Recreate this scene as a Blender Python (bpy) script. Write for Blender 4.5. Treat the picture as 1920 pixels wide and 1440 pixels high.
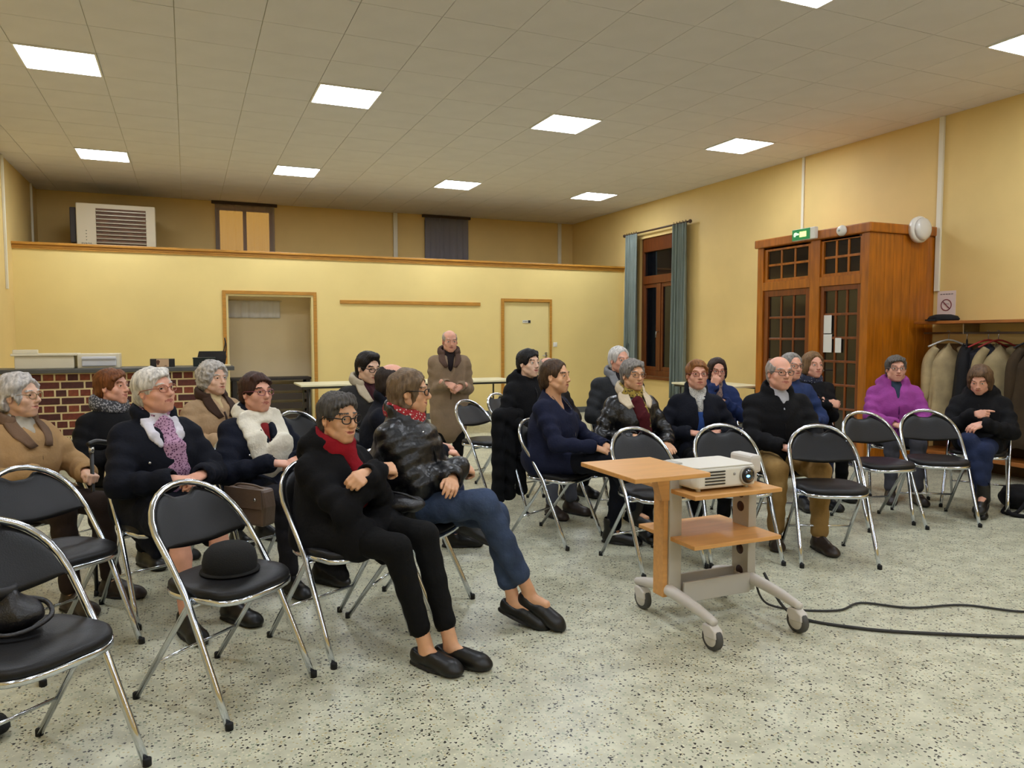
import bpy, bmesh, math, random
import numpy as np
from mathutils import Vector, Matrix
random.seed(7)
for o in list(bpy.data.objects): bpy.data.objects.remove(o)
SC = bpy.context.scene
COL = SC.collection
# ---------------------------------------------------------------- camera
CAM_Z = 1.38
cam_d = bpy.data.cameras.new('camera'); cam = bpy.data.objects.new('camera', cam_d); COL.objects.link(cam)
cam_d.sensor_fit = 'HORIZONTAL'; cam_d.sensor_width = 36.0
cam_d.lens = 1402.78 / 1920.0 * 36.0
cam_d.clip_start = 0.05; cam_d.clip_end = 100
yaw, pitch, roll = 0.4089, 0.0635, -0.0011
fwd = Vector((math.sin(yaw)*math.cos(pitch), math.cos(yaw)*math.cos(pitch), -math.sin(pitch)))
rgt = Vector((math.cos(yaw), -math.sin(yaw), 0)); upv = rgt.cross(fwd)
r2 = rgt*math.cos(roll) + upv*math.sin(roll); u2 = -rgt*math.sin(roll) + upv*math.cos(roll)
m = Matrix((r2, u2, -fwd)).transposed().to_4x4(); m.translation = (0, 0, CAM_Z)
cam.matrix_world = m
SC.camera = cam
# ---------------------------------------------------------------- world (night outside) and exposure
w = bpy.data.worlds.new('world'); SC.world = w; w.use_nodes = True
w.node_tree.nodes['Background'].inputs[0].default_value = (0.010, 0.011, 0.016, 1)
w.node_tree.nodes['Background'].inputs[1].default_value = 1.0
SC.view_settings.view_transform = 'Standard'; SC.view_settings.look = 'None'
SC.view_settings.gamma = 1.0; SC.view_settings.use_curve_mapping = False
SC.view_settings.exposure = 0.0
PANEL_STRENGTH = 31.0        # ceiling light diffusers
PANEL_COLOR = (0.93, 1.0, 1.12)
# room dimensions
XL, XR, YF, YP, YB, ZC = -2.13, 7.45, -6.0, 11.98, 14.0, 3.72

# ---------------------------------------------------------------- materials
def lin(c):
    if isinstance(c, str):
        c = c.lstrip('#'); c = [int(c[i:i+2], 16)/255 for i in (0, 2, 4)]
    return tuple(((v/12.92) if v <= 0.04045 else ((v+0.055)/1.055)**2.4) for v in c[:3])
MATS = {}
def mat(name, col, rough=0.6, metal=0.0, var=0.0, vscale=8.0, bump=0.0, bscale=60.0, emit=0.0, spec=0.5, stretch=(1,1,1), coat=0.0, sheen=0.0, alpha=None, trans=0.0, col2=None, detail=4.0):
    if name in MATS: return MATS[name]
    m = bpy.data.materials.new(name); m.use_nodes = True; MATS[name] = m
    nt = m.node_tree; b = nt.nodes['Principled BSDF']
    c = lin(col)
    b.inputs['Base Color'].default_value = (*c, 1); b.inputs['Roughness'].default_value = rough
    b.inputs['Metallic'].default_value = metal; b.inputs['Specular IOR Level'].default_value = spec
    if coat: b.inputs['Coat Weight'].default_value = coat; b.inputs['Coat Roughness'].default_value = 0.15
    if sheen: b.inputs['Sheen Weight'].default_value = sheen
    if trans: b.inputs['Transmission Weight'].default_value = trans
    if emit:
        b.inputs['Emission Color'].default_value = (*c, 1); b.inputs['Emission Strength'].default_value = emit
    if var or bump:
        tc = nt.nodes.new('ShaderNodeTexCoord'); mp = nt.nodes.new('ShaderNodeMapping')
        mp.inputs['Scale'].default_value = stretch
        nt.links.new(tc.outputs['Object'], mp.inputs['Vector'])
    if var:
        n = nt.nodes.new('ShaderNodeTexNoise'); n.inputs['Scale'].default_value = vscale; n.inputs['Detail'].default_value = detail
        nt.links.new(mp.outputs[0], n.inputs['Vector'])
        r = nt.nodes.new('ShaderNodeValToRGB'); r.color_ramp.elements[0].position = 0.3; r.color_ramp.elements[1].position = 0.7
        lo = tuple(max(0, v*(1-var)) for v in c); hi = tuple(min(1, v*(1+var)) for v in c) if col2 is None else lin(col2)
        r.color_ramp.elements[0].color = (*lo, 1); r.color_ramp.elements[1].color = (*hi, 1)
        nt.links.new(n.outputs[0], r.inputs[0]); nt.links.new(r.outputs[0], b.inputs['Base Color'])
    if bump:
        n2 = nt.nodes.new('ShaderNodeTexNoise'); n2.inputs['Scale'].default_value = bscale; n2.inputs['Detail'].default_value = 3
        nt.links.new(mp.outputs[0], n2.inputs['Vector'])
        bp = nt.nodes.new('ShaderNodeBump'); bp.inputs['Strength'].default_value = bump; bp.inputs['Distance'].default_value = 0.01
        nt.links.new(n2.outputs[0], bp.inputs['Height']); nt.links.new(bp.outputs[0], b.inputs['Normal'])
    return m
def spots(name, base, spot, scale=60, thr=0.35, rough=0.8, spot2=None, feature='F1'):
    """cloth with printed voronoi spots"""
    if name in MATS: return MATS[name]
    m = bpy.data.materials.new(name); m.use_nodes = True; MATS[name] = m
    nt = m.node_tree; b = nt.nodes['Principled BSDF']; b.inputs['Roughness'].default_value = rough
    tc = nt.nodes.new('ShaderNodeTexCoord'); v = nt.nodes.new('ShaderNodeTexVoronoi'); v.inputs['Scale'].default_value = scale
    nt.links.new(tc.outputs['Object'], v.inputs['Vector'])
    r = nt.nodes.new('ShaderNodeValToRGB'); r.color_ramp.interpolation = 'CONSTANT'
    e = r.color_ramp.elements
    e[0].position = 0; e[0].color = (*lin(spot), 1); e[1].position = thr; e[1].color = (*lin(base), 1)
    if spot2:
        k = e.new(thr*1.5); k.color = (*lin(spot2), 1)
    nt.links.new(v.outputs['Distance'], r.inputs[0]); nt.links.new(r.outputs[0], b.inputs['Base Color'])
    return m
def plain_emit(name, col, s):
    if name in MATS: return MATS[name]
    m = bpy.data.materials.new(name); m.use_nodes = True; MATS[name] = m
    nt = m.node_tree; nt.nodes.remove(nt.nodes['Principled BSDF'])
    e = nt.nodes.new('ShaderNodeEmission'); e.inputs[0].default_value = (*col, 1); e.inputs[1].default_value = s
    nt.links.new(e.outputs[0], nt.nodes['Material Output'].inputs[0])
    return m

# ---------------------------------------------------------------- object helpers
def tag(o, label=None, cat=None, group=None, kind=None):
    if label: o['label'] = label
    if cat: o['category'] = cat
    if group: o['group'] = group
    if kind: o['kind'] = kind
    return o
def empty(name, loc=(0,0,0), rz=0.0, label=None, cat=None, group=None):
    e = bpy.data.objects.new(name, None); COL.objects.link(e); e.location = loc; e.rotation_euler = (0, 0, rz)
    e.empty_display_size = 0.1
    return tag(e, label, cat, group)
def link(name, me, parent=None, loc=None, rot=None):
    o = bpy.data.objects.new(name, me); COL.objects.link(o)
    if parent is not None: o.parent = parent
    if loc is not None: o.location = loc
    if rot is not None: o.rotation_euler = rot
    return o
def copy_tree(o, parent=None):
    c = o.copy(); COL.objects.link(c); c.parent = parent
    for ch in o.children: copy_tree(ch, c)
    return c
class MB:
    """collects shapes into one mesh"""
    def __init__(s): s.v = []; s.f = []; s.smooth = []
    def add(s, v, f, smooth=False):
        b = len(s.v); s.v += [tuple(x) for x in v]; s.f += [tuple(i+b for i in q) for q in f]; s.smooth += [smooth]*len(f)
        return s
    def box(s, lo, hi, bev=0.0):
        x0,y0,z0 = lo; x1,y1,z1 = hi
        if bev <= 0:
            v = [(x0,y0,z0),(x1,y0,z0),(x1,y1,z0),(x0,y1,z0),(x0,y0,z1),(x1,y0,z1),(x1,y1,z1),(x0,y1,z1)]
            return s.add(v, [(0,3,2,1),(4,5,6,7),(0,1,5,4),(1,2,6,5),(2,3,7,6),(3,0,4,7)])
        bm = bmesh.new(); bmesh.ops.create_cube(bm, size=1)
        for q in bm.verts: q.co = Vector(((x0+x1)/2+q.co.x*(x1-x0), (y0+y1)/2+q.co.y*(y1-y0), (z0+z1)/2+q.co.z*(z1-z0)))
        bmesh.ops.bevel(bm, geom=list(bm.edges), offset=min(bev, .45*min(x1-x0, y1-y0, z1-z0)), segments=2, affect='EDGES', profile=0.5)
        bm.verts.index_update()
        s.add([q.co[:] for q in bm.verts], [[q.index for q in f.verts] for f in bm.faces]); bm.free(); return s
    def tube(s, pts, r, n=8, closed=False, cap=True):
        P = [Vector(p) for p in pts]; rr = r if isinstance(r, (list, tuple)) else [r]*len(P)
        N = len(P); v = []; f = []
        def tan(i):
            a = P[(i-1) % N] if (closed or i > 0) else P[i]; b = P[(i+1) % N] if (closed or i < N-1) else P[i]
            return (b-a).normalized()
        t0 = tan(0); ref = Vector((0,0,1)) if abs(t0.z) < .9 else Vector((1,0,0))
        nrm = (ref - t0*ref.dot(t0)).normalized(); prev = t0
        for i in range(N):
            t = tan(i); q = prev.rotation_difference(t); nrm = q @ nrm; nrm = (nrm - t*nrm.dot(t)).normalized(); prev = t
            bn = t.cross(nrm)
            for k in range(n):
                a = 2*math.pi*k/n; v.append((P[i] + (nrm*math.cos(a)+bn*math.sin(a))*rr[i])[:])
        for i in range(N if closed else N-1):
            j = (i+1) % N
            for k in range(n): f.append((i*n+k, i*n+(k+1) % n, j*n+(k+1) % n, j*n+k))
        if cap and not closed:
            f.append(tuple(range(n-1, -1, -1))); f.append(tuple((N-1)*n+k for k in range(n)))
        return s.add(v, f, True)
    def lathe(s, prof, n=20, axis='Z', c=(0,0,0)):
        v = []; f = []
        for (r, h) in prof:
            for k in range(n):
                a = 2*math.pi*k/n; p = (r*math.cos(a), r*math.sin(a), h)
                if axis == 'X': p = (h, p[0], p[1])
                elif axis == 'Y': p = (p[0], h, p[1])
                v.append((p[0]+c[0], p[1]+c[1], p[2]+c[2]))
        for i in range(len(prof)-1):
            for k in range(n):
                q = (i*n+k, i*n+(k+1) % n, (i+1)*n+(k+1) % n, (i+1)*n+k)
                f.append(q if axis != 'Y' else q[::-1])
        f.append(tuple(range(n-1, -1, -1))); f.append(tuple((len(prof)-1)*n+k for k in range(n)))
        return s.add(v, f, True)
    def prism(s, poly, h0, h1, axis='Z'):
        n = len(poly); v = []
        for h in (h0, h1):
            for (a, b) in poly: v.append({'Z': (a,b,h), 'X': (h,a,b), 'Y': (a,h,b)}[axis])
        f = [tuple(range(n-1,-1,-1)), tuple(range(n, 2*n))] + [(i,(i+1)%n,n+(i+1)%n,n+i) for i in range(n)]
        return s.add(v, f)
    def build(s, name, m, parent=None, loc=None, rot=None, bevel=0):
        me = s.mesh(name, m); o = link(name, me, parent, loc, rot)
        if bevel:
            md = o.modifiers.new('b', 'BEVEL'); md.width = bevel; md.segments = 2; md.limit_method = 'ANGLE'
        return o
    def mesh(s, name, m):
        me = bpy.data.meshes.new(name); me.from_pydata(s.v, [], s.f); me.materials.append(m)
        me.polygons.foreach_set('use_smooth', s.smooth)
        bm = bmesh.new(); bm.from_mesh(me); bmesh.ops.recalc_face_normals(bm, faces=bm.faces); bm.to_mesh(me); bm.free()
        return me
def smooth_path(pts, n=6):
    P = [Vector(p) for p in pts]; out = []
    for i in range(len(P)-1):
        p0 = P[max(i-1,0)]; p1 = P[i]; p2 = P[i+1]; p3 = P[min(i+2, len(P)-1)]
        for k in range(n):
            t = k/n
            out.append(0.5*((2*p1)+(p2-p0)*t+(2*p0-5*p1+4*p2-p3)*t*t+(3*p1-p0-3*p2+p3)*t**3))
    out.append(P[-1]); return out
def text_mesh(name, body, size, m, parent=None, loc=(0,0,0), rot=(0,0,0), align='CENTER', ext=0.0008):
    cu = bpy.data.curves.new(name, 'FONT'); cu.body = body; cu.size = size; cu.align_x = align; cu.align_y = 'CENTER'; cu.extrude = ext; cu.resolution_u = 3
    o = bpy.data.objects.new(name, cu); COL.objects.link(o)
    dg = bpy.context.evaluated_depsgraph_get(); me = bpy.data.meshes.new_from_object(o.evaluated_get(dg))
    bpy.data.objects.remove(o); me.materials.clear(); me.materials.append(m)
    return link(name, me, parent, loc, rot)
# ================================================================ ROOM SHELL
def wall_mat():
    m = mat('wall_paint', '#dfc27e', 0.62, var=0.06, vscale=1.3, bump=0.05, bscale=120)
    return m
WALL = wall_mat()
WALLW = mat('partition_paint', '#e8d088', 0.5, var=0.05, vscale=1.1, bump=0.04, bscale=120)
WOODTRIM = mat('stained_trim', '#b8812e', 0.45, var=0.22, vscale=6, stretch=(1,8,8))
def floor_mat():
    m = bpy.data.materials.new('speckled_vinyl'); m.use_nodes = True; nt = m.node_tree; b = nt.nodes['Principled BSDF']
    b.inputs['Roughness'].default_value = 0.33; b.inputs['Specular IOR Level'].default_value = 0.45
    tc = nt.nodes.new('ShaderNodeTexCoord')
    def noise(s, d=2):
        n = nt.nodes.new('ShaderNodeTexNoise'); n.inputs['Scale'].default_value = s; n.inputs['Detail'].default_value = d
        nt.links.new(tc.outputs['Object'], n.inputs['Vector']); return n
    def chips(scale, thr, keep):
        v = nt.nodes.new('ShaderNodeTexVoronoi'); v.inputs['Scale'].default_value = scale; v.inputs['Randomness'].default_value = 1
        dn = noise(scale*1.6, 1); ad = nt.nodes.new('ShaderNodeVectorMath'); ad.operation = 'MULTIPLY_ADD'
        ad.inputs[1].default_value = (.9/scale,)*3; nt.links.new(dn.outputs['Color'], ad.inputs[0]); nt.links.new(tc.outputs['Object'], ad.inputs[2])
        nt.links.new(ad.outputs[0], v.inputs['Vector'])
        lt = nt.nodes.new('ShaderNodeMath'); lt.operation = 'LESS_THAN'; lt.inputs[1].default_value = thr
        nt.links.new(v.outputs['Distance'], lt.inputs[0])
        sp = nt.nodes.new('ShaderNodeSeparateColor'); nt.links.new(v.outputs['Color'], sp.inputs[0])
        l2 = nt.nodes.new('ShaderNodeMath'); l2.operation = 'LESS_THAN'; l2.inputs[1].default_value = keep
        nt.links.new(sp.outputs[0], l2.inputs[0])
        mu = nt.nodes.new('ShaderNodeMath'); mu.operation = 'MULTIPLY'; nt.links.new(lt.outputs[0], mu.inputs[0]); nt.links.new(l2.outputs[0], mu.inputs[1])
        return mu.outputs[0]
    def mix(a, fac, col):
        x = nt.nodes.new('ShaderNodeMix'); x.data_type = 'RGBA'; nt.links.new(fac, x.inputs['Factor'])
        nt.links.new(a, x.inputs['A']); x.inputs['B'].default_value = (*lin(col), 1); return x.outputs['Result']
    r = nt.nodes.new('ShaderNodeValToRGB'); e = r.color_ramp.elements
    e[0].position = .35; e[0].color = (*lin('#b2b19a'), 1); e[1].position = .65; e[1].color = (*lin('#cecdb4'), 1)
    nt.links.new(noise(9, 5).outputs[0], r.inputs[0]); c = r.outputs[0]
    c = mix(c, chips(95, .36, .22), '#d6d2b4'); c = mix(c, chips(80, .34, .16), '#b6a878'); c = mix(c, chips(70, .36, .2), '#9aa48b')
    c = mix(c, chips(85, .33, .10), '#6d6a52'); c = mix(c, chips(58, .33, .19), '#262624'); c = mix(c, chips(84, .33, .16), '#33312c')
    nt.links.new(c, b.inputs['Base Color'])
    return m
def plane_box(name, lo, hi, m, kind='structure', label=None):
    o = MB().box(lo, hi).build(name, m); tag(o, label, None, None, kind); return o
plane_box('floor', (XL-.2, YF-.2, -.12), (XR+.2, YB+.2, 0), floor_mat(), label='pale green-grey speckled vinyl floor')['category'] = 'floor'
plane_box('wall_left', (XL-.15, YF, 0), (XL, YB, ZC), WALL, label='yellow painted left wall')['category'] = 'wall'
plane_box('wall_front', (XL-.15, YF-.15, 0), (XR+.15, YF, ZC), WALL, label='yellow painted wall behind the photographer')['category'] = 'wall'
# back wall with two small openings hidden by net curtains
bw = MB(); B0, B1 = YB, YB+.15
wz0, wz1 = 2.30, 3.62
bw.box((XL, B0, 0), (XR, B1, wz0)); bw.box((XL, B0, wz1), (XR, B1, ZC))
for a, c in ((XL, .50), (1.46, 4.24), (5.10, XR)): bw.box((a, B0, wz0), (c, B1, wz1))
o = bw.build('wall_back', WALL); tag(o, 'yellow back wall above and behind the low partition', 'wall', None, 'structure')
# right wall with the tall window opening
WY0, WY1, WZ0, WZ1 = 10.37, 11.45, 0.68, 3.10
rw = MB(); rw.box((XR, YF, 0), (XR+.25, WY0, ZC)); rw.box((XR, WY1, 0), (XR+.25, YB, ZC)); rw.box((XR, WY0, 0), (XR+.25, WY1, WZ0)); rw.box((XR, WY0, WZ1), (XR+.25, WY1, ZC))
o = rw.build('wall_right', WALL); tag(o, 'long yellow right wall with tall window', 'wall', None, 'structure')
# partition with opening and door hole
PT = 2.628; OX0, OX1, OZ = 0.545, 1.817, 2.02; DX0, DX1, DZ = 5.04, 5.92, 1.98
pw = MB(); y0, y1 = YP, YP+.12
pw.box((XL, y0, 0), (OX0, y1, PT)); pw.box((OX0, y0, OZ), (OX1, y1, PT)); pw.box((OX1, y0, 0), (DX0, y1, PT)); pw.box((DX0, y0, DZ), (DX1, y1, PT)); pw.box((DX1, y0, 0), (XR, y1, PT))
o = pw.build('wall_partition', WALLW); tag(o, 'pale yellow low partition wall with wooden cap', 'wall', None, 'structure')
# wooden cap on the partition
cp = MB().box((XL, YP-.05, PT), (XR, YP+.16, PT+.035), .006).box((XL, YP-.028, PT-.035), (XR, YP-.001, PT), .005).box((XL, YP-.02, PT-.055), (XR, YP-.001, PT-.035))
o = cp.build('trim_1', WOODTRIM); tag(o, 'brown wooden cap rail along partition top', 'trim', None, 'structure')
# baseboards
BASE = mat('baseboard_paint', '#5d6060', 0.5)
def baseboard(name, lo, hi, lab):
    tag(MB().box(lo, hi, .004).build(name, BASE), lab, 'baseboard', None, 'structure')
baseboard('baseboard_back', (OX1+.07, YP-.015, 0), (DX0-.06, YP-.001, .10), 'grey baseboard along partition left of door')
baseboard('baseboard_corner', (DX1+.06, YP-.015, 0), (XR-.016, YP-.001, .10), 'grey baseboard between door and window corner')
baseboard('baseboard_right', (XR-.015, 7.36, 0), (XR-.001, YP-.001, .10), 'grey baseboard along right wall beneath window')
baseboard('baseboard_left', (XL+.001, YF, 0), (XL+.015, YP, .10), 'grey baseboard along left wall')
# ceiling: base slab + 60 cm tiles
CEILB = mat('ceiling_grid', '#d0c8b0', 0.8)
TILE = mat('ceiling_tile', '#dedada', 0.9, var=0.03, vscale=3, bump=0.12, bscale=180)
ceil = tag(MB().box((XL-.15, YF-.15, ZC), (XR+.25, YB+.15, ZC+.1)).build('ceiling', CEILB), 'suspended ceiling of pale square tiles', 'ceiling', None, 'structure')
LX = [-0.925+2.4*k for k in range(4)]; LY = [11.05, 7.46, 3.87, 0.28, -3.31]
tm = MB().box((-.2975,-.2965,-.008), (.2975,.2965,0)).mesh('ceiling_tile', TILE)
lightcells = {(round(x,3), round(y,3)) for x in LX for y in LY}
cells = []
ox, oy = LX[0], 11.05
rest = MB()
def in_view(p):
    d = Vector(p)-cam.location; z = d.dot(fwd)
    if z < .3: return False
    return abs(d.dot(rgt)/z) < .72 and abs(d.dot(upv)/z) < .54
for i in range(-4, 16):
    for j in range(-30, 7):
        x = ox+.6*i; y = oy+ (0.5983*j)
        if x+.28 < XL or x-.28 > XR or y+.28 < YF or y-.28 > YB: continue
        if any(abs(x-a) < .1 and abs(y-b) < .1 for a in LX for b in LY): continue
        x0, x1, ya, yb2 = max(x-.2965, XL), min(x+.2965, XR), max(y-.2955, YF), min(y+.2955, YB)
        full = (x1-x0 > .592 and yb2-ya > .588)
        cells.append((not in_view((x, y, ZC)), (Vector((x,y,ZC))-cam.location).length, x, y, full, (x0,ya,x1,yb2)))
cells.sort(key=lambda c: (c[0], c[1]))
for n, (_, d, x, y, full, e) in enumerate(cells):
    if n < 296 and full:
        link('ceiling_tile', tm, ceil, (x, y, ZC))
    else:
        rest.box((e[0], e[1], ZC-.008), (e[2], e[3], ZC))
o = rest.build('ceiling_tiles', TILE, ceil); o['kind'] = 'stuff'

# ---------------------------------------------------------------- ceiling lights
FRAME = mat('light_frame', '#e8e6e0', 0.4)
DIFF = plain_emit('light_diffuser', PANEL_COLOR, PANEL_STRENGTH)
LOUV = mat('light_louvre', '#f4f4f0', 0.3)
fm = MB(); 
for a, b in (((-.298,-.298,-.02),(.298,-.283,0)), ((-.298,.283,-.02),(.298,.298,0)), ((-.298,-.283,-.02),(-.283,.283,0)), ((.283,-.283,-.02),(.298,.283,0))): fm.box(a, b)
fme = fm.mesh('frame', FRAME)
dme = MB()
for k in range(4):
    x0 = -.28+.14*k; dme.prism([(x0+.004,-.012),(x0+.03,-.019),(x0+.11,-.019),(x0+.136,-.012)], -.28, .28, 'Y')
    # lies flat: cross-section across x, extruded along y
dme = dme.mesh('diffuser', DIFF)
pos = {0: 'back row', 1: 'second row from the back', 2: 'third row from the back', 3: 'row overhead', 4: 'row behind'}
side = ['nearest the left wall', 'second from the left wall', 'third from the left wall', 'nearest the right wall']
for j, y in enumerate(LY):
    for i, x in enumerate(LX):
        e = empty('ceiling_light', (x, y, ZC), 0, 'square lit ceiling panel, %s, %s' % (pos[j], side[i]), 'ceiling light', 'ceiling light panels')
        link('frame', fme, e); link('diffuser', dme, e)

# ---------------------------------------------------------------- opening frame, interior behind, door
casing = MB(); t = .05
casing.box((OX0-t, YP-.02, 0), (OX0, YP-.001, OZ+t), .003).box((OX1, YP-.02, 0), (OX1+t, YP-.001, OZ+t), .003).box((OX0, YP-.02, OZ), (OX1, YP-.001, OZ+t), .003)
tag(casing.build('trim_2', WOODTRIM), 'brown wooden casing around the open serving doorway', 'trim', None, 'structure')
tag(MB().box((OX0, YP-.0005, 0), (OX0+.03, YP+.12, OZ)).box((OX1-.03, YP-.0005, 0), (OX1, YP+.12, OZ)).box((OX0+.03, YP-.0005, OZ-.03), (OX1-.03, YP+.12, OZ)).build('trim_3', mat('cream_jamb', '#e4d292', .5)), 'cream door jamb lining the open doorway', 'trim', None, 'structure')
INNER = mat('inner_wall', '#ead6ac', 0.6, var=.04, vscale=2)
tag(MB().box((XL, 12.62, 0), (3.2, 12.66, 2.58)).build('wall_inner', INNER), 'beige wall of the small room behind the doorway', 'wall', None, 'structure')
dr = empty('door_1', (DX0, YP, 0)); tag(dr, 'cream door with small black and white sign', 'door', None, 'structure')
DOORM = mat('door_paint', '#e6d392', 0.45, var=.03, vscale=2)
MB().box((.006, .02, .005), (DX1-DX0-.006, .06, DZ-.005), .003).build('door_leaf', DOORM, dr)
cs = MB().box((-.055, -.02, 0), (0, -.001, DZ+.055), .003).box((DX1-DX0, -.02, 0), (DX1-DX0+.04, -.001, DZ+.055), .003).box((0, -.02, DZ), (DX1-DX0, -.001, DZ+.055), .003)
cs.build('door_frame', WOODTRIM, dr)
CHROME = mat('chrome', '#d6dce6', 0.15, 1.0)
STEEL = mat('brushed_steel', '#b0aeaa', 0.35, 1.0)
h = MB().box((.80, .012, .94), (.84, .0195, 1.10), .003); h.tube([(.82, .02, 1.04), (.82, -.03, 1.04), (.735, -.035, 1.04)], .008); h.build('door_handle', STEEL, dr)
for zz in (.3, 1.0, 1.75): MB().tube([(.002, .014, zz-.05), (.002, .014, zz+.05)], .008).build('hinge', STEEL, dr)
sg = MB().box((.36, .012, 1.615), (.515, .0195, 1.665)).build('door_sign', mat('sign_white', '#d8d6c8', .4), dr)
MB().box((.465, .010, 1.617), (.513, .0118, 1.663)).build('pictogram', mat('sign_black', '#26262a', .5), sg)
for k, wd in enumerate((.022, .03, .018)): MB().box((.375+.03*k, .0105, 1.636), (.375+.03*k+wd*.8, .0118, 1.646)).build('printed_mark', mat('sign_black', '#26262a', .5), sg)
sw = empty('light_switch', (6.03, YP, 1.235), 0, 'small white light switch beside the cream door', 'light switch')
MB().box((-.04,-.012,-.04), (.04,-.0005,.04), .004).build('plate', mat('white_plastic', '#e9e6dc', .35), sw); MB().box((-.022,-.017,-.022), (.022,-.012,.022), .002).build('rocker', mat('white_plastic', '#e9e6dc', .35), sw)
tag(MB().box((2.23, YP-.022, 1.90), (4.60, YP-.001, 1.957), .004).build('wall_batten', WOODTRIM), 'long brown wooden batten fixed on partition', 'wall batten')
# vertical cable ducts
DUCT = mat('duct_plastic', '#e2dcc6', .4)
def duct(lo, hi, lab): tag(MB().box(lo, hi, .004).build('cable_duct', DUCT), lab, 'cable duct', 'vertical cable ducts')
duct((XR-.02, 7.57, 2.56), (XR-.001, 7.61, ZC-.013), 'thin white cable duct above the green exit sign')
duct((XR-.03, 5.60, 1.86), (XR-.001, 5.655, ZC-.013), 'white cable duct beside wooden porch, above no-smoking notice')
duct((3.62, YB-.04, 2.3), (3.70, YB-.001, ZC-.013), 'white cable duct on the back wall left of the grey curtain')
duct((7.10, YB-.04, 2.3), (7.17, YB-.001, ZC-.013), 'white cable duct in the far right back corner')
duct((XL+.001, 11.5, 2.0), (XL+.03, 11.54, ZC-.013), 'white cable duct on left wall at the partition end')
duct((XL+.001, 13.45, 2.3), (XL+.03, 13.49, ZC-.013), 'white cable duct on left wall behind the partition')

# ---------------------------------------------------------------- small back windows with net curtains
GLASS_NIGHT = mat('night_glass', '#0b0c10', 0.06, spec=0.6)
def curtain_mesh(name, w, h, m, folds, amp, parent, loc, rot=(0,0,0), th=.006, gather=None, seed=0):
    rnd = random.Random(seed); N = folds*8; rows = 10; v = []; f = []
    ph = [rnd.uniform(-.5,.5) for _ in range(12)]
    for s in (0, 1):
        for j in range(rows+1):
            zz = -h*j/rows
            for i in range(N+1):
                u = i/N; a = amp*(.55+.45*j/rows)
                y = a*math.sin(2*math.pi*folds*u + .8*math.sin(5*u+ph[0]+j*.12)) + .35*a*math.sin(2*math.pi*folds*2.3*u+ph[1])
                x = w*u + .3*a*math.cos(2*math.pi*folds*u+ph[2])
                if gather: x = w/2 + (x-w/2)*gather(j/rows)
                v.append((x, y + s*th, zz))
    W = N+1; S = W*(rows+1)
    for j in range(rows):
        for i in range(N):
            a = j*W+i; f.append((a, a+1, a+W+1, a+W)); f.append((S+a, S+a+W, S+a+W+1, S+a+1))
    for j in range(rows):
        a = j*W; f.append((a, a+W, S+a+W, S+a)); a = j*W+N; f.append((a, S+a, S+a+W, a+W))
    for i in range(N):
        f.append((i, S+i, S+i+1, i+1)); a = rows*W+i; f.append((a, a+1, S+a+1, S+a))
    return MB().add(v, f, True).build(name, m, parent, loc, rot)
def net_mat(name, col, alpha):
    m = mat(name, col, 0.9); nt = m.node_tree; b = nt.nodes['Principled BSDF']; b.inputs['Alpha'].default_value = alpha
    return m
NETG = net_mat('net_grey', '#8d8a90', .72); NETY = net_mat('net_warm', '#a39a90', .5)
WINWOOD = mat('window_wood', '#66330f', .4, var=.2, vscale=5, stretch=(6,6,1))
GLOWPANE = plain_emit('street_glow', (1.0, .52, .10), 1.5)
def small_window(k, x0, x1, lab, glow, net, nlab):
    e = empty('window_%d' % k, ((x0+x1)/2, YB, 2.3)); tag(e, lab, 'window', None, 'structure'); hw = (x1-x0)/2
    fr = MB().box((-hw,.05,.0), (-hw+.05,.1,1.32)).box((hw-.05,.05,0), (hw,.1,1.32)).box((-hw+.05,.05,1.27), (hw-.05,.1,1.32)).box((-hw+.05,.05,0), (hw-.05,.1,.05)).box((-.03,.05,.05), (.03,.1,1.27))
    fr.build('window_frame', WINWOOD, e)
    for s in (-1, 1):
        a, b = sorted((s*.03, s*(hw-.05)))
        MB().box((a,.07,.05), (b,.078,1.27)).build('window_pane', GLOWPANE if (glow and s in glow) else GLASS_NIGHT, e)
    c = empty('net_curtain', (x0-.03, YB-.05, 3.66), 0, nlab, 'curtain', 'net curtains on the back wall')
    curtain_mesh('fabric', x1-x0+.06, 1.25, net, 7, .016, c, (0, 0, 0), seed=k)
    MB().box((-.05,-.02,.0), (x1-x0+.11,.03,.05), .004).build('curtain_rail', mat('rail_dark', '#3a2a1c', .6), c)
small_window(2, .52, 1.44, 'small back window glowing orange through net curtain', (-1, 1), NETY, 'sheer net curtain glowing orange from street light')
small_window(3, 4.26, 5.08, 'small dark back window behind grey net curtain', None, NETG, 'sheer grey net curtain over the dark back window')

# ---------------------------------------------------------------- fan heater / air unit above partition
ac = empty('air_heater', (-.93, 13.0, 2.70), math.radians(0), 'beige wall-hung air heater with louvred grille above partition', 'air heater')
ACB = mat('heater_body', '#ded2b4', .45); ACD = mat('heater_dark', '#3a3330', .6)
MB().box((-.53,-.20,.0), (.53,.0,.66), .012).build('housing', ACB, ac)
MB().box((-.62,-.12,.08), (-.532,.12,.60), .01).build('side_panel', ACD, ac)
MB().box((-.50,.001,.04), (.50,.998,.62), .01).build('duct_body', ACD, ac)
g = MB().box((-.27,-.203,.06), (.40,-.2005,.59)).build('grille_back', mat('heater_core', '#6b4a30', .6, var=.35, vscale=9), ac)
for k in range(9):
    z = .075+k*.058; MB().box((-.27,-.225,0), (.40,-.204,.022), .004).build('louvre', mat('louvre_metal', '#9a8f78', .35, .4), ac, (0, 0, z), (0,0,0))
for k in range(4): MB().lathe([(.006,-.206),(.006,-.2003)], 8, 'Y', (-.40, 0, .12+.045*k)).build('button', ACD, ac)
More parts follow.
